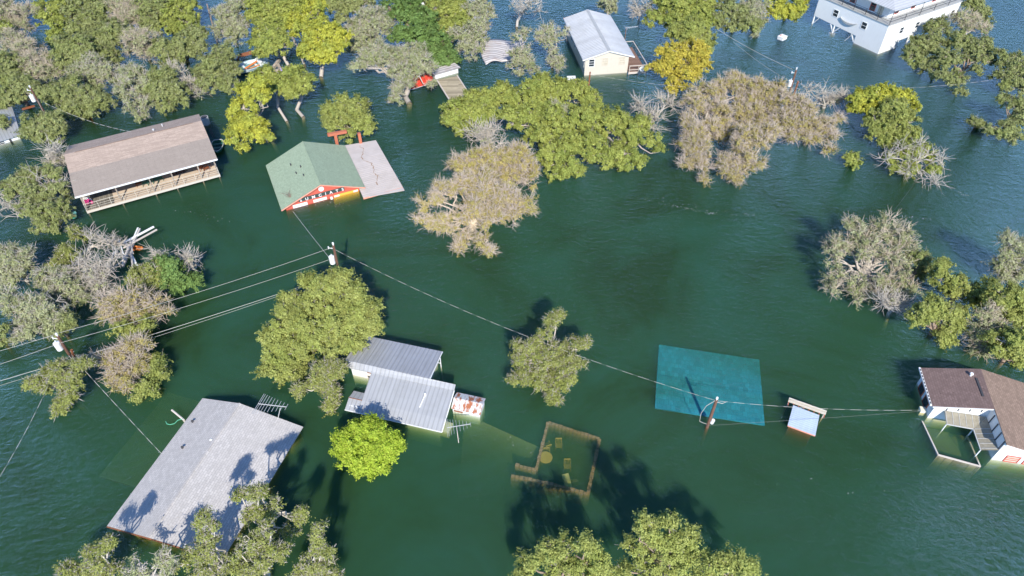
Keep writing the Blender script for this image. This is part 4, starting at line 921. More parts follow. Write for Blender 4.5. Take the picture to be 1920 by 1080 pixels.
wire('thick white lowest wire sweeping from the big oak to the left edge', P(640, 512, 3.2), P(-60, 732, 3.0), .25, .02, None, 'wire')
wire('thin grey cable just under the thick white wire on the left', P(640, 514, 3.0), P(-60, 741, 2.8), .3, .012)
wire('upper wire from the left pole to the left photo edge', P(107, 626, 4.9), P(-70, 676, 5), .1, .014)
wire('lower wire from the left pole to the left photo edge', P(113, 643, 4.0), P(-70, 705, 4), .1, .014)
wire('long dashed cable from the centre left pole past the star shaped tree', P(628, 468, 5.6), T2+[0, 0, -.1], 1.5, .014, 1.0)
wire('dashed cable from the teal roof pole to the brown roofed house', T2+[0, 0, -.1], P(1731, 769, 1.9), .45, .014, 1.0)
wire('thin telephone cable low over the little blue white shed roof', P(1327, 798, .4), P(1728, 771, 1.2), .05, .008, None, 'wire_mid')
wire('thin cable from the red store front to the centre left pole', P(549, 396, .4), P(618, 484, 4.4), .1, .02)
wire('dashed service cable from the left pole to the grey roofed house', P(160, 696, 2.5), P(303, 851, .8), .2, .018, .9)
wire('dashed cable dropping past the small oak to the left photo edge', P(100, 700, 2.5), P(-30, 940, 2.5), .4, .018, .9)
wire('dashed cable from the forest pole to the tan roofed house', P(84, 193, 4), P(246, 247, 3.2), .6, .022, .8)
wire('pale guy wire from the forest pole down into the round shrub', P(70, 187, 4.4), P(106, 262, 1.0), .0, .014)
wire('dashed cable from the cream house pole to the leaning transformer pole', P(1104, 139, 2.4), P(1477, 166, 3.0), .9, .014, 1.0)
wire('dashed cable from the leaning transformer pole towards the right edge', P(1482, 156, 3.4), P(1860, 150, 3.4), 1.1, .014, 1.0)
wire('upper of two thin wires slanting down to the leaning transformer pole', P(1345, 55, 5.2), P(1486, 130, 5.0), .25, .02)
wire('lower of two thin wires slanting down to the leaning transformer pole', P(1375, 78, 4.6), P(1480, 152, 4.2), .3, .012)
wire('thin cable from the white stilted house down to the water', P(1662, 5, 6), P(1583, 77, .2), .3, .025)
wire('dark rope drooping between the bleached tree and the tan tree on the right', P(1717, 341, .3), P(1668, 404, .6), .3, .02, None, 'wire_dark')

# ================================================================== trees
KIND = dict(
 # subr: clump radius, lf: leaf length, cov: cover, leafy: share of clumps with leaves, tw: twigs per clump, tr: twig radius
 oak=dict(leaf='leaf_oak', bark='bark_brown', twig='bark_pale', subr=.55, lf=0.155, cov=2.4, leafy=1.0, tw=2, tr=.022),
 olive=dict(ns=13, leaf='leaf_olive', bark='bark_brown', twig='bark_pale', subr=.62, lf=0.165, cov=2.5, leafy=1.0, tw=1, tr=.02),
 pale=dict(leaf='leaf_pale', bark='bark_pale', twig='bark_white', subr=.55, lf=0.15, cov=1.35, leafy=.9, tw=6, tr=0.032, tl=1.2),
 star=dict(leaf='leaf_star', bark='bark_white', twig='bark_white', subr=.42, lf=0.15, cov=2.0, leafy=.96, tw=4, tr=.025, tl=1.2),
 jun=dict(sc=0.1, ns=9, leaf='leaf_jun', bark='bark_pale', twig='bark_pale', subr=0.6, lf=0.175, cov=2.6, leafy=1.0, tw=1, tr=.02),
 yellow=dict(sc=0.1, ns=9, leaf='leaf_yellow', bark='bark_pale', twig='bark_pale', subr=0.6, lf=0.18, cov=2.6, leafy=1.0, tw=1, tr=.02),
 gold=dict(leaf='leaf_gold', bark='bark_brown', twig='bark_pale', subr=.5, lf=0.2, cov=2.4, leafy=1.0, tw=1, tr=.02),
 green=dict(leaf='leaf_green', bark='bark_brown', twig='bark_brown', subr=.7, lf=0.19, cov=3.0, leafy=1.0, tw=0, tr=.02),
 lime=dict(sc=.1, ns=8, leaf='leaf_lime', bark='bark_brown', twig='bark_brown', subr=.42, lf=0.18, cov=2.6, leafy=1.0, tw=0, tr=.02),
 brown=dict(leaf='leaf_brown', bark='twig_tan', twig='twig_rose', subr=.6, lf=0.13, cov=0.95, leafy=.8, tw=14, tr=0.03, tl=1.35),
 grey=dict(leaf='leaf_pale', bark='bark_pale', twig='twig_tan', subr=.6, lf=0.14, cov=.8, leafy=.75, tw=11, tr=0.032, tl=1.35),
 bare=dict(leaf='leaf_pale', bark='bark_white', twig='bark_white', subr=0.75, lf=.15, cov=.25, leafy=.1, tw=7, tr=0.036, tl=1.6),
)
M['leaf_oak'] = leaf_mat('oak_leaves', (0.23, 0.265, 0.105), (0.40, 0.43, 0.19), (0.27, 0.32, 0.10))
M['leaf_olive'] = leaf_mat('olive_leaves', (0.25, 0.285, 0.08), (0.45, 0.48, 0.16), (0.32, 0.38, 0.10))
M['leaf_pale'] = leaf_mat('grey_green_leaves', (0.31, 0.335, 0.18), (0.48, 0.49, 0.30), (0.29, 0.34, 0.13))
M['leaf_star'] = leaf_mat('silver_olive_leaves', (0.20, 0.235, 0.07), (0.39, 0.41, 0.15), (0.28, 0.32, 0.08))
M['leaf_jun'] = leaf_mat('juniper_leaves', (0.265, 0.31, 0.075), (0.46, 0.49, 0.14), (0.26, 0.33, 0.085), scale=.35)
M['leaf_yellow'] = leaf_mat('yellow_green_leaves', (0.38, 0.40, 0.06), (0.62, 0.61, 0.11), (0.29, 0.36, 0.10), scale=.4)
M['leaf_gold'] = leaf_mat('golden_leaves', (0.42, 0.37, 0.06), (0.68, 0.58, 0.12), (0.38, 0.38, 0.08))
M['leaf_green'] = leaf_mat('deep_green_leaves', (0.14, 0.23, 0.07), (0.25, 0.36, 0.12), (0.18, 0.29, 0.08))
M['leaf_lime'] = leaf_mat('lime_leaves', (0.22, 0.34, 0.03), (0.54, 0.63, 0.10), (0.34, 0.46, 0.05), scale=1.5)
M['leaf_brown'] = leaf_mat('tawny_leaves', (0.35, 0.30, 0.11), (0.53, 0.45, 0.20), (0.38, 0.38, 0.11))

def tubes(p0, p1, r0, r1, k=4):
    d = p1-p0; L = np.linalg.norm(d, axis=1, keepdims=True)+1e-9; d = d/L
    ref = np.where(np.abs(d[:, 2:3]) > .9, np.array([[1., 0, 0]]), np.array([[0, 0, 1.]]))
    a = np.cross(d, ref); a /= np.linalg.norm(a, axis=1, keepdims=True)+1e-9; b_ = np.cross(d, a)
    V = []
    for c, r in ((p0, r0), (p1, r1)):
        for i in range(k):
            t = 2*math.pi*i/k; V.append(c+(a*math.cos(t)+b_*math.sin(t))*r[:, None])
    V = np.stack(V, 1); n = len(p0); idx = np.arange(n)[:, None]*(2*k)
    Fs = []
    for i in range(k):
        j = (i+1) % k; Fs.append(np.concatenate([idx+i, idx+j, idx+k+j, idx+k+i], 1))
    return V.reshape(-1, 3), np.concatenate(Fs, 0)
def merge(parts):
    V = []; Fa = []; n = 0
    for v, f in parts: V.append(v); Fa.append(f+n); n += len(v)
    return np.concatenate(V), np.concatenate(Fa)
def unit(v): return v/(np.linalg.norm(v, axis=-1, keepdims=True)+1e-9)

TG = 'trees standing in the flood water'
NLEAF = [0]; QUAL = 1.0
def tree(kind, name, label, blobs, h=None, low=0.0, trunk=None, cover=1.0, size=1.0, tw=1.0, group=TG, cat='tree', seed=None, airy=0.0):
    K = KIND[kind]; rng = np.random.default_rng(seed if seed is not None else abs(hash((round(blobs[0][0]), round(blobs[0][1]))))%100000)
    B = np.array(blobs, float)
    cy = np.average(B[:, 1], weights=B[:, 2]**2); cx = np.average(B[:, 0], weights=B[:, 2]**2)
    D = depth(P(cx, cy, 2)); mpx = D/F
    top = (B[:, 1]-B[:, 2]).min(); bot = (B[:, 1]+B[:, 2]).max(); wd = ((B[:, 0]+B[:, 2]).max()-(B[:, 0]-B[:, 2]).min())*mpx
    el = PITCH+math.atan((cy-540)/F); E = (bot-top)*mpx
    if h is None:
        q = E*E-(.8*wd*math.sin(el))**2; h = math.sqrt(q)/math.cos(el) if q > 0 else 0
        h = min(max(h, .42*wd+.8, 1.2), .8*wd+2.0, 7.5)
    R_ = B[:, 2]*mpx*1.0
    fr = (bot-B[:, 1])/max(1, bot-top)
    C = []
    for i in range(len(B)):
        z = low+R_[i]*.55+(max(h-low-R_[i]*1.2, 0))*min(1, max(0, (bot-B[i, 1]-B[i, 2])/max(1.0, bot-top-2*B[i, 2]))) if len(B) > 1 else low+h/2
        C.append(P(B[i, 0], B[i, 1], z))
    C = np.array(C)
    base = np.array([C[:, 0].mean(), C[:, 1].mean(), 0.0])
    if trunk is not None: base = P(trunk[0], trunk[1], 0.0)
    root = thing(name, label, cat, tuple(base), 0, group)
    # ---- fill the hollows between neighbouring lobes
    ex = []; er = []
    for i in range(len(C)):
        for j in range(i+1, len(C)):
            dd = np.linalg.norm(C[i]-C[j])
            if dd < (1.7 if kind in ('star', 'pale') else 1.15)*(R_[i]+R_[j]) and rng.uniform() < .6:
                ex.append((C[i]+C[j])/2+rng.normal(size=3)*.12*dd*[1, 1, .5]); er.append((.78 if dd < 1.15*(R_[i]+R_[j]) else .5)*min(R_[i], R_[j])*rng.uniform(.8, 1.1))
    if ex: ex = np.array(ex); ex[:, 2] = np.maximum(ex[:, 2], .15); C = np.concatenate([C, ex]); R_ = np.concatenate([R_, er])
    # ---- clumps
    subs = []; own = []
    for i in range(len(C)):
        r = R_[i]*(1.0 if kind in ('star', 'bare') else 1.08 if kind == 'brown' else 1.15); sr = K['subr']*min(1.0, r/.9)*size; n = max(6, int((2.6-1.5*airy)*(r/sr)**2)); n = min(n, 120)
        d = unit(rng.normal(size=(n, 3))); d[:, 2] = np.where(d[:, 2] < -.35, -d[:, 2], d[:, 2])
        rr = r*(rng.uniform(.25, 1.0, (n, 1))**.55)*.9*rng.uniform(.85, 1.12+.3*airy, (n, 1))
        s = C[i]+d*rr*np.array([1, 1, .85]); s = s[s[:, 2] > -.9]
        subs.append(s); own += [i]*len(s)
    S = np.concatenate(subs); own = np.array(own)
    sr = K['subr']*size*rng.uniform(.55, 1.3, len(S))
    # ---- limbs
    fork = base+np.array([0, 0, max(.25, low+.15*h)]); segs = []
    if trunk is not None: fork = P(cx, cy, 0)*[1, 1, 0]+np.array([0, 0, max(.3, low)]); fork = base*.45+fork*.55; fork[2] = max(.4, low*.9)
    tr = .11+.022*wd
    def chain(p, q, r0, r1, n, jit):
        pts = [p]
        for k in range(1, n): pts.append(p+(q-p)*(k/n)+rng.normal(size=3)*jit*np.linalg.norm(q-p)+np.array([0, 0, .06*math.sin(math.pi*k/n)*np.linalg.norm(q-p)]))
        pts.append(q)
        for k in range(n): segs.append((pts[k], pts[k+1], r0+(r1-r0)*k/n, r0+(r1-r0)*(k+1)/n))
        return pts
    chain(base+[rng.uniform(-.4, .4), .3, -4.0], base, tr*1.25, tr*1.05, 2, .02)
    chain(base, fork, tr*1.05, tr, 3, .05)
    nodes = []; nown = []
    for i in range(len(C)):
        pts = chain(fork, C[i], tr*.42, .04, 5, .06)
        for q in pts[2:]: nodes.append(q); nown.append(i)
        # small offshoots on the way
    nodes = np.array(nodes); br = []
    for i in range(len(S)):
        cand = nodes[own[i]*4:own[i]*4+4]
        q = cand[np.argmin(np.linalg.norm(cand-S[i], axis=1))]
        mid = (q+S[i])/2+rng.normal(size=3)*.12*np.linalg.norm(S[i]-q)
        br.append((q, mid, .045, .035)); br.append((mid, S[i], .035, .02))
    def arr(sg): return [np.array([x[k] for x in sg]) for k in range(4)]
    a = arr(segs); v, f = tubes(a[0], a[1], a[2], a[3], 6)
    np_mesh('trunk', v-base, f, 4, M[K['bark']], root)
    a = arr(br); parts = [tubes(a[0], a[1], a[2], a[3], 4)]
    if K['tw']*tw >= 1:
        nt_ = int(K['tw']*tw*QUAL); Sx = np.repeat(S, nt_, 0); ow = np.repeat(own, nt_); srx = np.repeat(sr, nt_)
        out = unit(Sx-C[ow]+rng.normal(size=Sx.shape)*.15+[0, 0, .15]); d = unit(out*.9+rng.normal(size=Sx.shape)*.75)
        L = K.get('tl', 1)*srx*rng.uniform(.6, 1.55, len(Sx)); p1 = Sx+d*L[:, None]*.55; d2 = unit(d+rng.normal(size=d.shape)*.45); p2 = p1+d2*L[:, None]*.6
        d3 = unit(d+rng.normal(size=d.shape)*.8); p3 = p1+d3*L[:, None]*.5
        t_ = K['tr']; o_ = np.ones(len(Sx))
        parts += [tubes(Sx, p1, o_*t_, o_*t_*.75, 3), tubes(p1, p2, o_*t_*.75, o_*t_*.35, 3), tubes(p1, p3, o_*t_*.7, o_*t_*.3, 3)]
    v, f = merge(parts)
    np_mesh('branches', v-base, f, 4, M[K['twig']], root)
    # ---- leaves
    lm = rng.uniform(size=len(S)) < K['leafy']; SL = S[lm]; sl = sr[lm]; ol = own[lm]
    if len(SL) == 0: return root
    lf = K['lf']*(1+max(0, D-75)*.006)*(.85 if D < 55 else 1)
    n = np.maximum(4, (K['cov']*cover*(1-.35*airy)*QUAL*4*math.pi*sl**2*.55/(lf*lf*.5))).astype(int)
    idx = np.repeat(np.arange(len(SL)), n); N = len(idx); NLEAF[0] += N
    NS = K.get('ns', 11); sq0 = unit(SL-C[ol])
    sp = unit(rng.normal(size=(len(SL), NS, 3))+sq0[:, None, :]*.7+np.array([0, 0, .45])); spl = (1+.25*airy)*rng.uniform(.45, 1.5, (len(SL), NS))*rng.choice([1, 1, 1, 1.35], (len(SL), NS))
    k_ = rng.integers(0, NS, N); d = sp[idx, k_]; ll = (spl[idx, k_]*sl[idx])[:, None]*(rng.uniform(.02, 1, (N, 1))**.6)
    sq = sq0[idx]; c = SL[idx]+d*ll*np.array([1, 1, .8])+rng.normal(size=(N, 3))*K.get('sc', .09)
    nrm = unit(d*.75+sq*.35+np.array([0, 0, .45])+rng.normal(size=(N, 3))*.42)
    tg = unit(np.cross(nrm, rng.normal(size=(N, 3)))); bt_ = np.cross(nrm, tg)
    l_ = (lf*rng.uniform(.45, 1.5, (N, 1))); w_ = l_*rng.uniform(.4, .8, (N, 1))
    V = np.stack([c-tg*l_*.5, c+bt_*w_*.5+tg*l_*.06, c+tg*l_*.5, c-bt_*w_*.5+tg*l_*.06], 1).reshape(-1, 3)
    np_mesh('crown', V-base, np.arange(N*4).reshape(-1, 4), 4, M[K['leaf']], root)
    return root
def G(*a):
    return [tuple(x) for x in a]
# --- forest, upper left
tree('grey', 'bleached_oak', 'greyish half bare oak filling the top left corner', G((15, 20, 26), (50, 28, 22), (10, 48, 22), (38, 52, 18), (-20, 30, 25)), h=5)
tree('grey', 'bleached_oak', 'greyish thin oak below the top left corner oak', G((30, 80, 26), (52, 95, 22), (62, 130, 26), (92, 140, 20), (80, 115, 18), (45, 115, 18)), h=4.5)
tree('jun', 'juniper', 'small vivid green juniper cut by the left edge under the grey oaks', G((6, 62, 15), (12, 50, 9), (-8, 60, 15)), h=3)
tree('oak', 'young_oak', 'grey green oak at the left edge above the pale bluish roof', G((20, 120, 25), (10, 148, 24), (35, 150, 22), (-15, 135, 25)), h=4)
tree('oak', 'young_oak', 'dark green oak touching the back of the pale bluish roof', G((22, 182, 24), (55, 175, 24), (80, 178, 18), (10, 200, 14), (40, 160, 20)), h=3.5)
tree('jun', 'juniper', 'bright juniper pair between the grey oaks near the top left', G((95, 38, 22), (103, 68, 13), (120, 52, 14), (85, 20, 18), (115, 15, 20)), h=4)
tree('oak', 'live_oak', 'broad olive oak at the top edge right of the bright juniper pair', G((150, 25, 32), (180, 45, 28), (150, 60, 24), (190, 15, 26), (165, -15, 28)), h=5)
tree('oak', 'live_oak', 'olive oak in the heart of the left forest', G((130, 108, 30), (152, 90, 26), (160, 120, 26), (125, 85, 20), (115, 130, 18)), h=5)
tree('oak', 'live_oak', 'oak left of the pale spreading oak in the left forest', G((200, 88, 26), (215, 62, 28), (205, 112, 22), (185, 70, 18)), h=5)
tree('pale', 'pale_oak', 'pale oak with white twigs in the middle of the left forest', G((172, 125, 26), (190, 150, 26), (160, 150, 22), (205, 135, 20), (150, 135, 16)), h=4)
tree('grey', 'bleached_oak', 'brownish thin oak at the top of the forest right of the olive oaks', G((240, 42, 28), (225, 22, 24), (262, 30, 22), (245, 5, 24), (215, 45, 14)), h=5)
tree('grey', 'bleached_oak', 'tan leafless topped oak in the middle right of the forest', G((265, 92, 26), (288, 102, 20), (250, 75, 18), (275, 75, 18)), h=4.5)
tree('jun', 'juniper', 'yellow green juniper crown on the right side of the forest top', G((322, 30, 26), (348, 48, 26), (355, 22, 24), (330, 58, 16), (375, 60, 12), (340, 0, 26)), h=5)
tree('oak', 'live_oak', 'oak at the top edge between the brownish oak and the juniper', G((290, 30, 24), (285, 55, 20), (300, 8, 22), (270, 10, 18)), h=5)
tree('oak', 'live_oak', 'oak above the water channel on the right of the forest', G((305, 95, 24), (340, 88, 22), (366, 68, 20), (352, 105, 18), (325, 118, 18), (375, 88, 12)), h=4.5)
tree('oak', 'live_oak', 'low olive oak at the forest edge above the tan roof left end', G((110, 178, 28), (140, 190, 26), (170, 182, 26), (195, 192, 18), (150, 215, 20), (175, 212, 18), (122, 205, 16), (135, 160, 20)), h=3.5)
tree('pale', 'pale_oak', 'tall thin pale oak drooping over the water behind the tan roof', G((250, 145, 26), (245, 175, 24), (262, 200, 20), (265, 218, 12), (230, 160, 18), (275, 160, 18)), h=4)
tree('oak', 'live_oak', 'olive oak at the forest edge right of the drooping pale oak', G((305, 148, 26), (300, 180, 24), (330, 172, 22), (312, 202, 14), (345, 190, 12), (285, 165, 16)), h=4)
tree('bare', 'dead_tree', 'bleached dead branches between the forest and the olive oak', G((318, 128, 16), (340, 138, 14), (352, 155, 12), (372, 175, 14), (365, 160, 10)), h=3)
tree('oak', 'live_oak', 'dull olive oak left of the broken pale blue boat', G((410, 125, 34), (398, 158, 26), (430, 160, 22), (385, 140, 18), (440, 135, 16), (420, 98, 18)), h=4.5)
tree('pale', 'pale_oak', 'pale oak with grey limbs right of the narrow water channel', G((430, 35, 26), (424, 66, 22), (450, 55, 20), (415, 25, 16), (445, 15, 22), (440, 80, 10)), h=5)
tree('oak', 'round_shrub', 'round dark green tree beside the pale bluish roof', G((80, 242, 32), (102, 230, 22), (62, 250, 22), (98, 258, 18), (80, 262, 14), (112, 245, 16)), h=3.4)
tree('oak', 'oak_shrub', 'small bush growing over the pale bluish roof at the left edge', G((2, 230, 14), (10, 234, 9), (-10, 230, 12)), h=2.4, low=1)
# --- upper middle
tree('jun', 'juniper', 'big dark juniper right of the pale oak at the top edge', G((505, 22, 28), (478, 18, 22), (540, 20, 28), (500, 55, 24), (530, 52, 24), (560, 8, 24), (480, -5, 25)), h=6)
tree('jun', 'juniper', 'juniper with bare trunks between the blue boat and the yellow tree', G((503, 88, 26), (528, 86, 20), (485, 80, 16), (512, 68, 20), (490, 104, 8)), h=5.5, low=2.2, trunk=(541, 123))
tree('yellow', 'yellow_cypress', 'bright yellow green tree with a straight bare trunk, top centre left', G((585, 40, 28), (568, 58, 22), (608, 75, 34), (585, 98, 22), (620, 100, 24), (632, 70, 22), (592, 20, 24), (635, 90, 15), (600, 115, 10)), h=7, low=2.4, trunk=(602, 145))
tree('yellow', 'yellow_cypress', 'lighter yellow crown squeezed left of the straight trunked yellow tree', G((552, 42, 18), (560, 58, 15), (556, 28, 14)), h=5.5, low=2.5, trunk=(571, 122))
tree('oak', 'live_oak', 'muted olive oak at the top edge above the pale leaning oaks', G((625, 12, 24), (655, 12, 24), (680, 10, 22), (640, 38, 12), (640, -15, 24)), h=5)
tree('pale', 'pale_oak', 'whitish green oak above the red canopy, upper of two', G((690, 48, 30), (662, 62, 22), (715, 55, 26), (672, 90, 20), (700, 30, 22), (692, 78, 22), (655, 80, 12)), h=5)
tree('pale', 'pale_oak', 'leaning pale oak spreading over the red canopy', G((700, 108, 20), (735, 115, 28), (772, 105, 26), (720, 95, 18), (800, 122, 20), (690, 120, 14), (755, 140, 22), (668, 122, 12), (745, 175, 11), (743, 190, 10), (770, 162, 9), (812, 160, 9), (750, 160, 14), (778, 135, 14)), h=4.5, trunk=(768, 195), low=.3)
tree('green', 'pecan_tree', 'deep green leafy tree at the top centre', G((765, 35, 34), (785, 72, 30), (818, 88, 26), (838, 112, 20), (755, 72, 22), (735, 18, 24), (800, 40, 24), (815, 120, 14), (780, 8, 24), (850, 122, 8)), h=5)
tree('jun', 'juniper', 'olive juniper right of the deep green tree at the top', G((845, 28, 28), (868, 48, 22), (835, 55, 20), (825, 15, 22), (870, 25, 22), (850, -5, 24)), h=5)
tree('pale', 'pale_oak', 'drooping pale oak above the buckled metal roof sheet', G((862, 72, 22), (895, 52, 20), (912, 32, 18), (878, 92, 18), (885, 110, 9), (898, 75, 16), (905, 10, 16), (888, 20, 18), (905, 92, 9)), h=4.5)
tree('yellow', 'mottled_cypress', 'tall yellow green tree left of the red store, front of its cluster', G((470, 178, 22), (458, 205, 22), (470, 232, 20), (442, 262, 16), (492, 165, 16), (498, 190, 12), (500, 262, 12), (455, 278, 8), (450, 240, 18), (480, 255, 12), (492, 238, 14), (478, 152, 14), (438, 215, 10)), h=6.5, low=.5, trunk=(510, 262))
tree('jun', 'juniper', 'light juniper crown between the tall yellow tree and the blue boat', G((500, 140, 16), (515, 152, 12), (490, 150, 10), (505, 165, 10)), h=5, low=2.5, trunk=(538, 228))
tree('jun', 'juniper', 'round green umbrella shaped juniper on a slim bare trunk', G((545, 148, 20), (565, 162, 20), (530, 160, 16), (578, 152, 14), (560, 180, 12), (540, 172, 14), (552, 135, 12)), h=5, low=2, trunk=(569, 220))
tree('olive', 'round_olive', 'small rounded olive tree behind the green roof', G((622, 212, 20), (665, 205, 22), (645, 232, 24), (680, 232, 18), (640, 198, 16), (652, 255, 13), (612, 228, 10), (690, 245, 10), (625, 238, 14), (648, 188, 10)), h=3.4)
# --- centre island of junipers
tree('jun', 'juniper', 'left juniper of the big island, its crown touching the straw covered dock', G((860, 212, 30), (886, 190, 22), (846, 230, 17), (895, 218, 28), (922, 185, 24), (945, 170, 16), (870, 245, 14), (918, 212, 22)), h=3.6)
tree('jun', 'juniper', 'upper middle juniper of the big central island', G((1000, 165, 22), (1022, 162, 22), (975, 195, 28), (1045, 185, 28), (1082, 172, 24), (1108, 190, 20), (1060, 165, 18), (1012, 190, 24), (955, 185, 16)), h=4.5)
tree('jun', 'juniper', 'lower middle juniper of the big central island', G((995, 228, 32), (1045, 245, 34), (1035, 290, 26), (1065, 312, 20), (1012, 262, 24), (1040, 325, 12), (1085, 325, 10), (955, 220, 22), (1070, 275, 24), (1030, 218, 26)), h=4)
tree('jun', 'juniper', 'right juniper of the big central island', G((1110, 228, 34), (1150, 235, 32), (1185, 250, 28), (1222, 268, 18), (1165, 290, 26), (1192, 305, 16), (1130, 300, 22), (1108, 275, 28), (1205, 232, 18), (1235, 285, 10), (1168, 318, 8), (1085, 225, 26)), h=4)
tree('pale', 'pale_oak', 'small grey green crown poking between the island junipers', G((1045, 208, 15), (1035, 198, 10), (1055, 214, 10)), h=3.6, low=1.8)
tree('bare', 'dead_tree', 'rosy grey dead twigs between the junipers and the tan tree', G((905, 262, 22), (925, 245, 14), (890, 250, 12), (930, 275, 14)), h=3.2, low=.5)
tree('brown', 'bare_mesquite', 'tan half leafless tree in front of the red store water, lower left crown', G((832, 365, 26), (868, 350, 28), (915, 370, 34), (958, 375, 26), (880, 398, 32), (805, 382, 18), (795, 418, 17), (828, 420, 22), (925, 415, 28), (965, 408, 20), (868, 452, 15), (905, 455, 15), (918, 475, 9), (985, 385, 18), (850, 432, 14), (860, 468, 8), (900, 340, 26)), h=4.6, seed=11)
tree('brown', 'bare_mesquite', 'olive tan tree joined to the island, behind the lower tan tree', G((868, 312, 24), (905, 302, 28), (945, 295, 22), (978, 310, 26), (955, 338, 28), (990, 345, 18), (1000, 320, 12), (890, 325, 20), (975, 285, 16)), h=4.4, cover=2.2)
# --- right centre group of tan trees
tree('brown', 'bare_mesquite', 'left tan leafless tree of the group under the leaning pole', G((1330, 178, 30), (1300, 200, 26), (1365, 165, 26), (1348, 215, 28), (1292, 232, 20), (1300, 255, 26), (1310, 288, 24), (1315, 318, 14), (1285, 310, 14), (1320, 335, 8), (1280, 275, 12), (1330, 245, 20)), h=4.4)
tree('brown', 'bare_mesquite', 'olive centred tan tree at the top of the leafless group', G((1400, 165, 26), (1430, 180, 28), (1395, 195, 22), (1440, 215, 26), (1380, 150, 16), (1455, 170, 16)), h=4.4, cover=2.0)
tree('brown', 'bare_mesquite', 'broad rosy leafless tree on the right of the leafless group', G((1470, 190, 22), (1500, 205, 26), (1470, 232, 28), (1510, 240, 28), (1545, 240, 22), (1560, 262, 16), (1490, 262, 20), (1552, 285, 12), (1565, 225, 12), (1525, 265, 14)), h=4)
tree('brown', 'bare_mesquite', 'tan tree hanging lowest in the leafless group', G((1400, 262, 26), (1388, 298, 26), (1390, 325, 18), (1360, 305, 16), (1430, 272, 20), (1412, 305, 18), (1378, 340, 8), (1440, 250, 18), (1365, 325, 10)), h=3.8)
tree('brown', 'bare_mesquite', 'olive tan tree in the middle of the leafless group', G((1385, 212, 22), (1418, 240, 22), (1375, 250, 17), (1445, 245, 18), (1345, 262, 14), (1350, 232, 14), (1410, 215, 18)), h=3.2, cover=1.6)
tree('bare', 'dead_tree', 'bleached dead branches standing right of the leaning pole', G((1512, 172, 10), (1540, 175, 12), (1558, 190, 12), (1585, 182, 12), (1572, 190, 9), (1535, 195, 9)), h=3.4, tw=.9)
tree('bare', 'dead_tree', 'white dead tree between the gold tree and the island junipers', G((1210, 210, 16), (1232, 225, 14), (1258, 198, 11), (1225, 240, 9), (1240, 190, 9), (1198, 195, 8)), h=2.6)
# --- trees round the cream house
tree('pale', 'slender_oak', 'slender pale green oak between the roof sheet and the cream house', G((975, 75, 14), (982, 98, 15), (990, 120, 13), (965, 108, 10), (1002, 135, 9), (985, 60, 9), (960, 128, 9), (975, 140, 7)), h=4.6, airy=.6)
tree('pale', 'slender_oak', 'white limbed slender oak against the left side of the cream house', G((1018, 62, 12), (1038, 58, 14), (1028, 82, 10), (1040, 112, 14), (1058, 65, 11), (1052, 122, 9), (1012, 75, 8), (1045, 130, 8)), h=5.4, trunk=(1036, 125), tw=1.6, airy=.8)
tree('bare', 'dead_tree', 'white dead tree at the top edge left of the cream house', G((985, 12, 14), (1005, 8, 12), (965, 15, 12), (1010, 22, 7), (975, 28, 6)), h=6, trunk=(969, 52), tw=.8)
tree('pale', 'pale_oak', 'small pale green tree behind the cream house roof', G((1138, 12, 13), (1148, 20, 10), (1128, 2, 12), (1150, 5, 10)), h=3.5)
tree('bare', 'dead_tree', 'twisted white dead tree at the top right of the cream house', G((1195, 15, 12), (1192, 28, 8), (1205, 5, 12), (1212, 20, 8)), h=4)
tree('jun', 'juniper', 'large dark yellow juniper behind the gold leafed tree', G((1262, 15, 34), (1300, 25, 32), (1230, 35, 20), (1320, 45, 20), (1270, 45, 26), (1245, 5, 26), (1325, 10, 22), (1290, -15, 30)), h=5.6)
tree('olive', 'live_oak', 'grey green oak between the dark juniper and the gold leafed tree', G((1285, 68, 26), (1312, 82, 22), (1265, 62, 18), (1325, 95, 12), (1300, 55, 22), (1328, 72, 12)), h=4.4)
tree('gold', 'gold_tree', 'golden yellow leafed tree right of the cream house deck', G((1268, 105, 26), (1300, 98, 24), (1312, 125, 20), (1250, 128, 22), (1225, 130, 13), (1288, 145, 22), (1258, 158, 14), (1288, 168, 10), (1240, 100, 12), (1320, 105, 12), (1262, 172, 7)), h=4.4)
tree('oak', 'live_oak', 'grey green oak at the top edge right of the dark juniper', G((1365, 20, 24), (1400, 48, 22), (1350, 35, 14), (1385, 30, 20), (1420, 52, 12), (1372, 52, 12), (1345, 48, 7)), h=3.8)
tree('pale', 'pale_oak', 'pale tree between the top edge oak and the bright bush', G((1412, 25, 18), (1425, 45, 14), (1400, 10, 16), (1410, 62, 7), (1430, 10, 12)), h=3.6)
tree('yellow', 'leafy_bush', 'bright green and yellow bush left of the white stilted house', G((1455, 8, 16), (1475, 22, 16), (1492, 22, 14), (1482, 36, 10), (1450, 28, 11), (1498, 5, 14)), h=3)
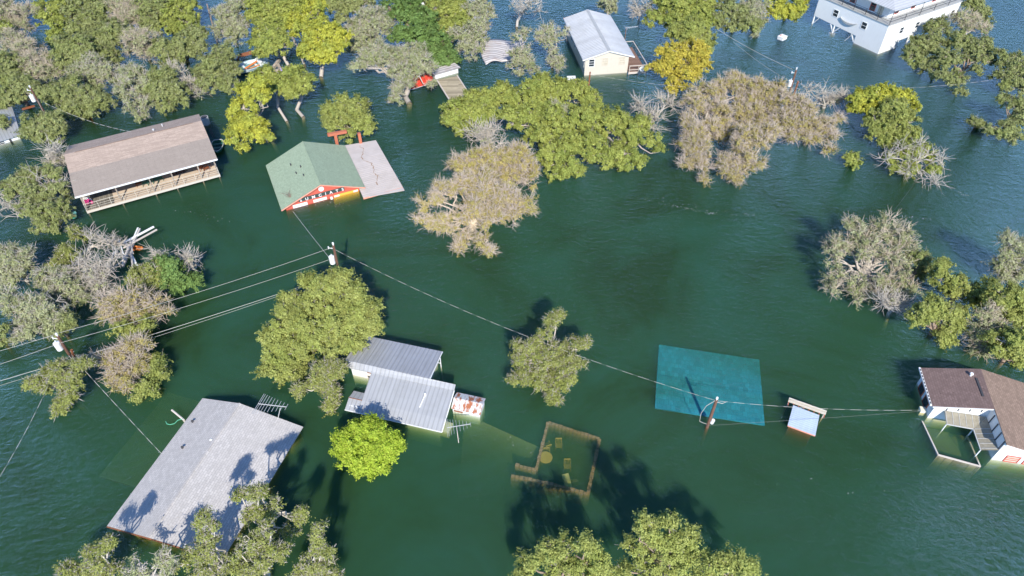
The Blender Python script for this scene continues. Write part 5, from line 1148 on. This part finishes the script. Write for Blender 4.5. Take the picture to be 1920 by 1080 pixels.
# --- trees by the white house
tree('oak', 'live_oak', 'dark green tree against the stilts of the white house', G((1755, 58, 24), (1730, 88, 24), (1712, 108, 20), (1700, 98, 10), (1745, 132, 16), (1750, 90, 22), (1722, 122, 10)), h=4.4)
tree('oak', 'live_oak', 'dark green tree lower right of the white house, reaching down to a point', G((1778, 115, 26), (1800, 85, 26), (1828, 100, 26), (1790, 150, 18), (1800, 172, 9), (1845, 85, 18), (1850, 115, 14), (1765, 140, 12), (1832, 132, 10)), h=4.4)
tree('grey', 'bleached_oak', 'thin grey tree brushing the right wall of the white house', G((1798, 38, 16), (1822, 42, 16), (1838, 55, 14), (1812, 55, 14)), h=3.8)
tree('oak', 'live_oak', 'green tree at the far corner of the white house', G((1818, 12, 16), (1840, 25, 14), (1848, 45, 10), (1835, 8, 12)), h=3.6)
tree('oak', 'live_oak', 'dark oak cut by the right photo edge, upper of the right edge trees', G((1900, 122, 24), (1880, 148, 20), (1905, 165, 24), (1875, 105, 12), (1925, 140, 22)), h=4.2)
tree('oak', 'live_oak', 'dark oak on the right edge below the upper right edge oak', G((1900, 200, 20), (1880, 185, 12), (1912, 228, 18), (1888, 245, 18), (1868, 250, 10), (1850, 245, 7), (1905, 262, 14), (1925, 210, 18)), h=3.6)
tree('oak', 'low_shrub', 'small half sunken shrub alone left of the right edge oaks', G((1830, 232, 9), (1820, 228, 6), (1842, 238, 7)), h=1, cat='shrub')
tree('yellow', 'dense_oak', 'yellow topped green tree on the left of the close pair at right', G((1612, 188, 22), (1642, 180, 22), (1622, 210, 20), (1665, 178, 16), (1698, 185, 16), (1600, 205, 10), (1640, 200, 18), (1715, 205, 8)), h=4.2, cover=1.1)
tree('olive', 'live_oak', 'grey olive round tree in front of the yellow topped tree at right', G((1672, 205, 28), (1692, 232, 26), (1655, 242, 24), (1702, 255, 20), (1640, 255, 14), (1690, 275, 14), (1672, 268, 16), (1640, 225, 16)), h=4)
tree('jun', 'green_shrub', 'bright green leaves behind the wide bleached dead tree', G((1695, 290, 18), (1720, 282, 16), (1680, 318, 12), (1745, 312, 14), (1712, 318, 12), (1738, 292, 12), (1665, 300, 9)), h=2.4, cat='shrub')
tree('bare', 'dead_tree', 'wide bleached dead tree fanning over the bright green leaves', G((1660, 300, 12), (1690, 280, 13), (1715, 300, 12), (1745, 290, 13), (1762, 300, 10), (1740, 335, 12), (1700, 325, 9), (1755, 345, 8), (1725, 275, 10)), h=3, trunk=(1700, 330), tw=.6)
tree('jun', 'low_shrub', 'tiny green shrub alone in the water below the leafless group', G((1597, 300, 9), (1601, 308, 5), (1592, 295, 5)), h=.9, cat='shrub')
tree('grey', 'silver_tree', 'broad pale twiggy tree standing alone on the right of the open lake', G((1592, 425, 16), (1620, 438, 22), (1658, 430, 24), (1688, 445, 20), (1570, 462, 18), (1560, 490, 16), (1600, 478, 26), (1640, 475, 26), (1682, 485, 24), (1562, 520, 14), (1600, 528, 20), (1650, 528, 22), (1690, 522, 20), (1555, 545, 8), (1640, 555, 14), (1708, 470, 12), (1600, 555, 10), (1670, 560, 12), (1700, 545, 14)), h=5, tw=1.0, cover=2.2, airy=.7)
tree('bare', 'dead_tree', 'reddish bleached twigs hanging below the broad pale tree', G((1668, 570, 12), (1685, 585, 9), (1650, 565, 9), (1695, 570, 9)), h=2.2)
tree('oak', 'leafy_tree', 'bright green leaved tree at the right side of the broad pale tree', G((1718, 490, 16), (1735, 500, 10), (1712, 510, 12), (1730, 485, 8)), h=3.4)
tree('olive', 'live_oak', 'olive tree between the broad pale tree and the right edge grove', G((1770, 500, 12), (1765, 525, 16), (1795, 530, 20), (1820, 550, 18), (1845, 540, 18), (1830, 570, 14), (1780, 545, 14)), h=4.6)
tree('olive', 'live_oak', 'drooping olive tree of the right grove above open green water', G((1735, 588, 20), (1768, 590, 22), (1712, 600, 10), (1790, 610, 18), (1762, 635, 13), (1775, 632, 11), (1750, 570, 14), (1800, 590, 14)), h=4)
tree('grey', 'bleached_oak', 'dark thin leaved tree in the middle of the right grove', G((1850, 600, 20), (1832, 620, 18), (1850, 640, 16), (1825, 640, 12), (1870, 625, 18), (1838, 660, 8), (1860, 580, 14)), h=3.4, cover=2)
tree('pale', 'silver_tree', 'pale silver tree at the right edge, top of the grove', G((1892, 452, 16), (1912, 470, 22), (1885, 490, 18), (1880, 518, 20), (1908, 515, 22), (1870, 500, 8), (1925, 495, 22)), h=5.4, tw=1.3)
tree('olive', 'live_oak', 'broad olive tree in the right grove below the pale silver tree', G((1878, 552, 22), (1905, 560, 22), (1895, 590, 22), (1915, 610, 20), (1862, 565, 14), (1925, 580, 22)), h=4.8)
tree('olive', 'live_oak', 'lowest olive tree of the right grove above the brown roof', G((1880, 640, 18), (1905, 650, 18), (1890, 668, 14), (1912, 685, 10), (1865, 655, 12), (1925, 660, 18), (1900, 630, 18)), h=4)
# --- left middle
tree('oak', 'white_limbed_oak', 'green oak with big white bare limbs left of the porch', G((40, 345, 18), (62, 328, 16), (98, 325, 16), (30, 365, 16), (70, 365, 24), (108, 355, 18), (55, 395, 20), (90, 400, 26), (122, 388, 14), (78, 425, 16), (100, 428, 13), (12, 355, 14), (128, 405, 8)), h=3.8, tw=3)
tree('bare', 'dead_tree', 'thin dead treetop at the left corner of the tan roof', G((100, 285, 10), (108, 300, 11), (118, 305, 8), (95, 305, 7)), h=4.6, trunk=(104, 355), low=2)
tree('bare', 'dead_tree', 'spreading white dead limbs over the green oak left of the porch', G((25, 375, 14), (10, 390, 12), (40, 385, 14), (95, 350, 14), (75, 340, 10), (115, 345, 8), (35, 405, 10)), h=3.4, trunk=(94, 402), tw=.5)
tree('star', 'pale_green_oak', 'small pale green crown left of the crossed beams', G((148, 440, 14), (165, 446, 10), (138, 430, 8)), h=2.4)
tree('bare', 'dead_tree', 'arching bleached branches touching the crossed beams', G((172, 448, 9), (192, 455, 10), (210, 452, 10), (222, 462, 8), (200, 470, 8)), h=2.6, trunk=(152, 478), tw=.6)
tree('star', 'live_oak', 'green oak below the small pale crown, left of the beams', G((122, 470, 16), (112, 492, 14), (135, 482, 12), (100, 500, 10), (128, 500, 12)), h=3)
tree('pale', 'pale_oak', 'pale twiggy oak at the left edge level with the beams', G((20, 478, 18), (42, 488, 18), (12, 508, 20), (48, 512, 18), (28, 530, 20), (0, 490, 16), (55, 475, 8)), h=4)
tree('pale', 'pale_oak', 'whitish pale oak left of the beams and below the green oak', G((130, 535, 22), (105, 545, 18), (85, 530, 14), (150, 560, 18), (118, 565, 18), (90, 510, 12)), h=3.4, tw=1.4)
tree('bare', 'bleached_tree', 'large bleached leafless crown just below the crossed beams', G((150, 510, 22), (180, 505, 22), (205, 510, 18), (170, 530, 22), (195, 535, 18), (215, 490, 10), (160, 488, 12), (190, 555, 12)), h=3.6, tw=.72)
tree('star', 'live_oak', 'olive oak right of the bleached crown and below the beams', G((262, 515, 18), (288, 505, 18), (270, 535, 20), (298, 530, 20), (245, 520, 12), (285, 548, 14)), h=3.6)
tree('green', 'leafy_tree', 'bright green leafy tree on the right end of the left island', G((318, 500, 15), (335, 512, 16), (348, 530, 14), (328, 540, 16), (310, 520, 14), (362, 530, 8), (305, 495, 10)), h=3.4, cover=.9)
tree('bare', 'dead_tree', 'white dead tip on the right end of the left island', G((360, 490, 9), (368, 500, 7), (350, 485, 6)), h=2.8, tw=.8)
tree('bare', 'dead_tree', 'small forked white dead branch beside the beams on the left island', G((300, 476, 7), (310, 480, 5), (292, 485, 5)), h=2.6, tw=.5)
tree('brown', 'bare_mesquite', 'rosy tan leafless tree on the left island crossed by wires', G((242, 560, 26), (210, 572, 22), (272, 572, 24), (300, 568, 15), (230, 590, 22), (262, 598, 20), (200, 590, 12), (285, 595, 14), (310, 585, 8)), h=3.8, cover=.8)
tree('olive', 'olive_shrub', 'olive yellow low crown under the rosy tan tree', G((235, 618, 14), (255, 622, 14), (275, 610, 12), (245, 640, 12)), h=1.8, cover=.8, cat='shrub')
tree('brown', 'bare_mesquite', 'tan tree on the left island between the wires and the green water', G((252, 655, 20), (272, 642, 16), (218, 690, 20), (242, 702, 20), (205, 672, 14), (215, 718, 11), (262, 685, 14), (230, 665, 16), (240, 725, 8)), h=3)
tree('olive', 'olive_shrub', 'yellowish half sunken shrub right of the tan tree on the left', G((295, 690, 15), (302, 705, 12), (275, 722, 12), (262, 738, 10), (298, 675, 8), (285, 738, 8)), h=1.3, cover=.55, cat='shrub')
tree('pale', 'pale_oak', 'pale twig crowned oak at the left edge above the wires', G((38, 582, 22), (65, 570, 22), (92, 572, 18), (20, 560, 20), (70, 602, 20), (100, 608, 18), (42, 612, 16), (112, 590, 14), (35, 640, 12), (55, 630, 12)), h=3.8)
tree('oak', 'dark_oak', 'dark green low branches by the transformer on the left', G((118, 615, 12), (128, 602, 10), (105, 628, 9)), h=2.2)
tree('oak', 'leafy_tree', 'green crown cut by the left edge below the wires corner', G((2, 640, 10), (-8, 630, 14), (4, 618, 9)), h=2.4)
tree('star', 'live_oak', 'small grey green oak below the left transformer pole', G((118, 690, 18), (148, 685, 14), (98, 700, 16), (72, 716, 14), (108, 725, 20), (140, 722, 15), (130, 742, 14), (110, 772, 10), (58, 720, 7), (165, 682, 8), (120, 755, 12)), h=3.4, tw=1.5)
# --- centre left big oak and its neighbours
tree('olive', 'big_oak', 'big rounded olive oak beside the silver roofed house', G((625, 535, 26), (598, 555, 32), (655, 558, 30), (690, 590, 26), (545, 590, 24), (530, 620, 28), (580, 608, 36), (638, 608, 36), (690, 625, 22), (518, 655, 24), (560, 655, 32), (618, 648, 32), (520, 688, 22), (550, 695, 24), (500, 635, 16), (660, 650, 18), (700, 605, 16), (540, 560, 12), (508, 668, 14), (575, 530, 10), (640, 520, 12)), h=6.2, seed=3)
tree('star', 'green_shrub', 'leafy shrub with dark bare stems in front of the big rounded oak', G((602, 690, 18), (630, 700, 16), (592, 718, 16), (620, 728, 16), (560, 732, 11), (622, 752, 8), (640, 688, 10), (610, 708, 16), (618, 765, 6)), h=2.6, tw=1.5, cat='shrub')
lime = [(687, 838, 38), (655, 828, 24), (722, 828, 26), (660, 856, 24), (712, 860, 24), (688, 868, 20), (668, 808, 22), (704, 808, 22), (732, 846, 18), (642, 842, 18), (687, 800, 16), (640, 822, 12), (695, 880, 8), (738, 828, 12), (668, 878, 9), (720, 878, 7)]
tree('lime', 'lime_bush', 'round bright lime green bush in front of the silver roofed house', lime, h=3.0, cat='bush')
tree('star', 'star_tree', 'star shaped silvery olive tree alone near the picture centre', G((1035, 600, 15), (1028, 625, 14), (975, 655, 16), (998, 652, 16), (1035, 658, 20), (1078, 648, 17), (1098, 645, 11), (1070, 678, 20), (1020, 690, 22), (978, 680, 15), (968, 715, 14), (1005, 715, 18), (1050, 705, 20), (1085, 688, 13), (1035, 735, 12), (1040, 750, 9), (1048, 592, 8), (1058, 720, 14)), h=4.6, tw=1.6, size=.85, airy=.4)
# --- bottom edge
tree('star', 'tall_oak', 'twiggy olive tree at the bottom edge left of the grey roof', G((172, 1038, 13), (203, 1028, 14), (190, 1058, 16), (122, 1065, 11), (148, 1070, 15), (215, 1070, 16), (178, 1085, 22), (140, 1100, 20), (205, 1015, 7)), h=5.5, tw=1.5, size=.66, airy=1.0)
tree('pale', 'tall_oak', 'pale twiggy tree between two olive trees at the bottom left', G((262, 1055, 14), (298, 1052, 14), (250, 1075, 14), (285, 1078, 16), (315, 1040, 9), (320, 1070, 14), (270, 1105, 20)), h=5.5, cover=.8, size=.66, airy=1.0)
tree('star', 'tall_oak', 'tall olive treetop standing before the grey roof front edge', G((384, 965, 8), (375, 985, 10), (388, 1005, 12), (400, 1020, 12), (365, 1035, 14), (345, 1058, 15), (395, 1045, 15), (420, 1062, 18), (375, 1075, 18), (405, 1095, 20), (402, 985, 8)), h=7.5, tw=1.6, size=.66, airy=1.0)
tree('star', 'tall_oak', 'open crowned olive tree over the right corner of the grey roof', G((448, 930, 11), (478, 925, 13), (490, 918, 8), (475, 952, 12), (520, 942, 9), (510, 962, 12), (492, 965, 10), (468, 970, 8), (560, 972, 12), (548, 995, 15), (525, 1010, 17), (568, 960, 8)), h=7.5, tw=1.7, trunk=(488, 1012), size=.66, airy=1.0)
tree('star', 'tall_oak', 'dense lower olive tree at the bottom right of the grey roof', G((470, 1012, 17), (495, 1030, 19), (535, 1030, 13), (452, 1040, 18), (480, 1058, 20), (515, 1050, 14), (460, 1080, 20), (440, 1062, 14), (500, 990, 12), (490, 1095, 20)), h=6, tw=1.4, size=.66, airy=1.0)
tree('star', 'tall_oak', 'narrow twiggy olive tree at the bottom edge right of the grey roof trees', G((598, 1005, 9), (592, 1028, 13), (612, 1035, 10), (582, 1055, 16), (612, 1062, 14), (560, 1070, 9), (630, 1078, 12), (592, 1085, 22), (600, 990, 6)), h=6, tw=1.8, size=.66, airy=1.0)
tree('olive', 'tall_oak', 'olive treetop at the bottom edge, left of the bottom centre pair', G((1030, 1027, 13), (990, 1061, 15), (1060, 1031, 16), (1098, 1027, 18), (1122, 1044, 13), (1035, 1061, 22), (1085, 1064, 24), (972, 1081, 12), (1130, 1074, 18), (1010, 1094, 24), (1070, 1109, 26), (1012, 1044, 10)), h=6.2, size=.72, airy=.5)
tree('olive', 'tall_oak', 'highest olive treetop of the bottom centre pair', G((1208, 981, 14), (1222, 994, 12), (1254, 981, 10), (1190, 1027, 14), (1222, 1014, 16), (1248, 1019, 18), (1285, 1007, 14), (1268, 1044, 22), (1305, 1039, 18), (1215, 1054, 22), (1175, 1074, 18), (1250, 1074, 24), (1230, 1109, 28)), h=8.0, size=.72, airy=.5)
tree('olive', 'tall_oak', 'lower olive treetop at the right end of the bottom centre trees', G((1345, 1057, 15), (1385, 1054, 15), (1410, 1067, 10), (1365, 1074, 18), (1325, 1069, 16), (1395, 1084, 18), (1340, 1104, 24), (1362, 1047, 9), (1310, 1094, 20)), h=6, size=.72, airy=.5)
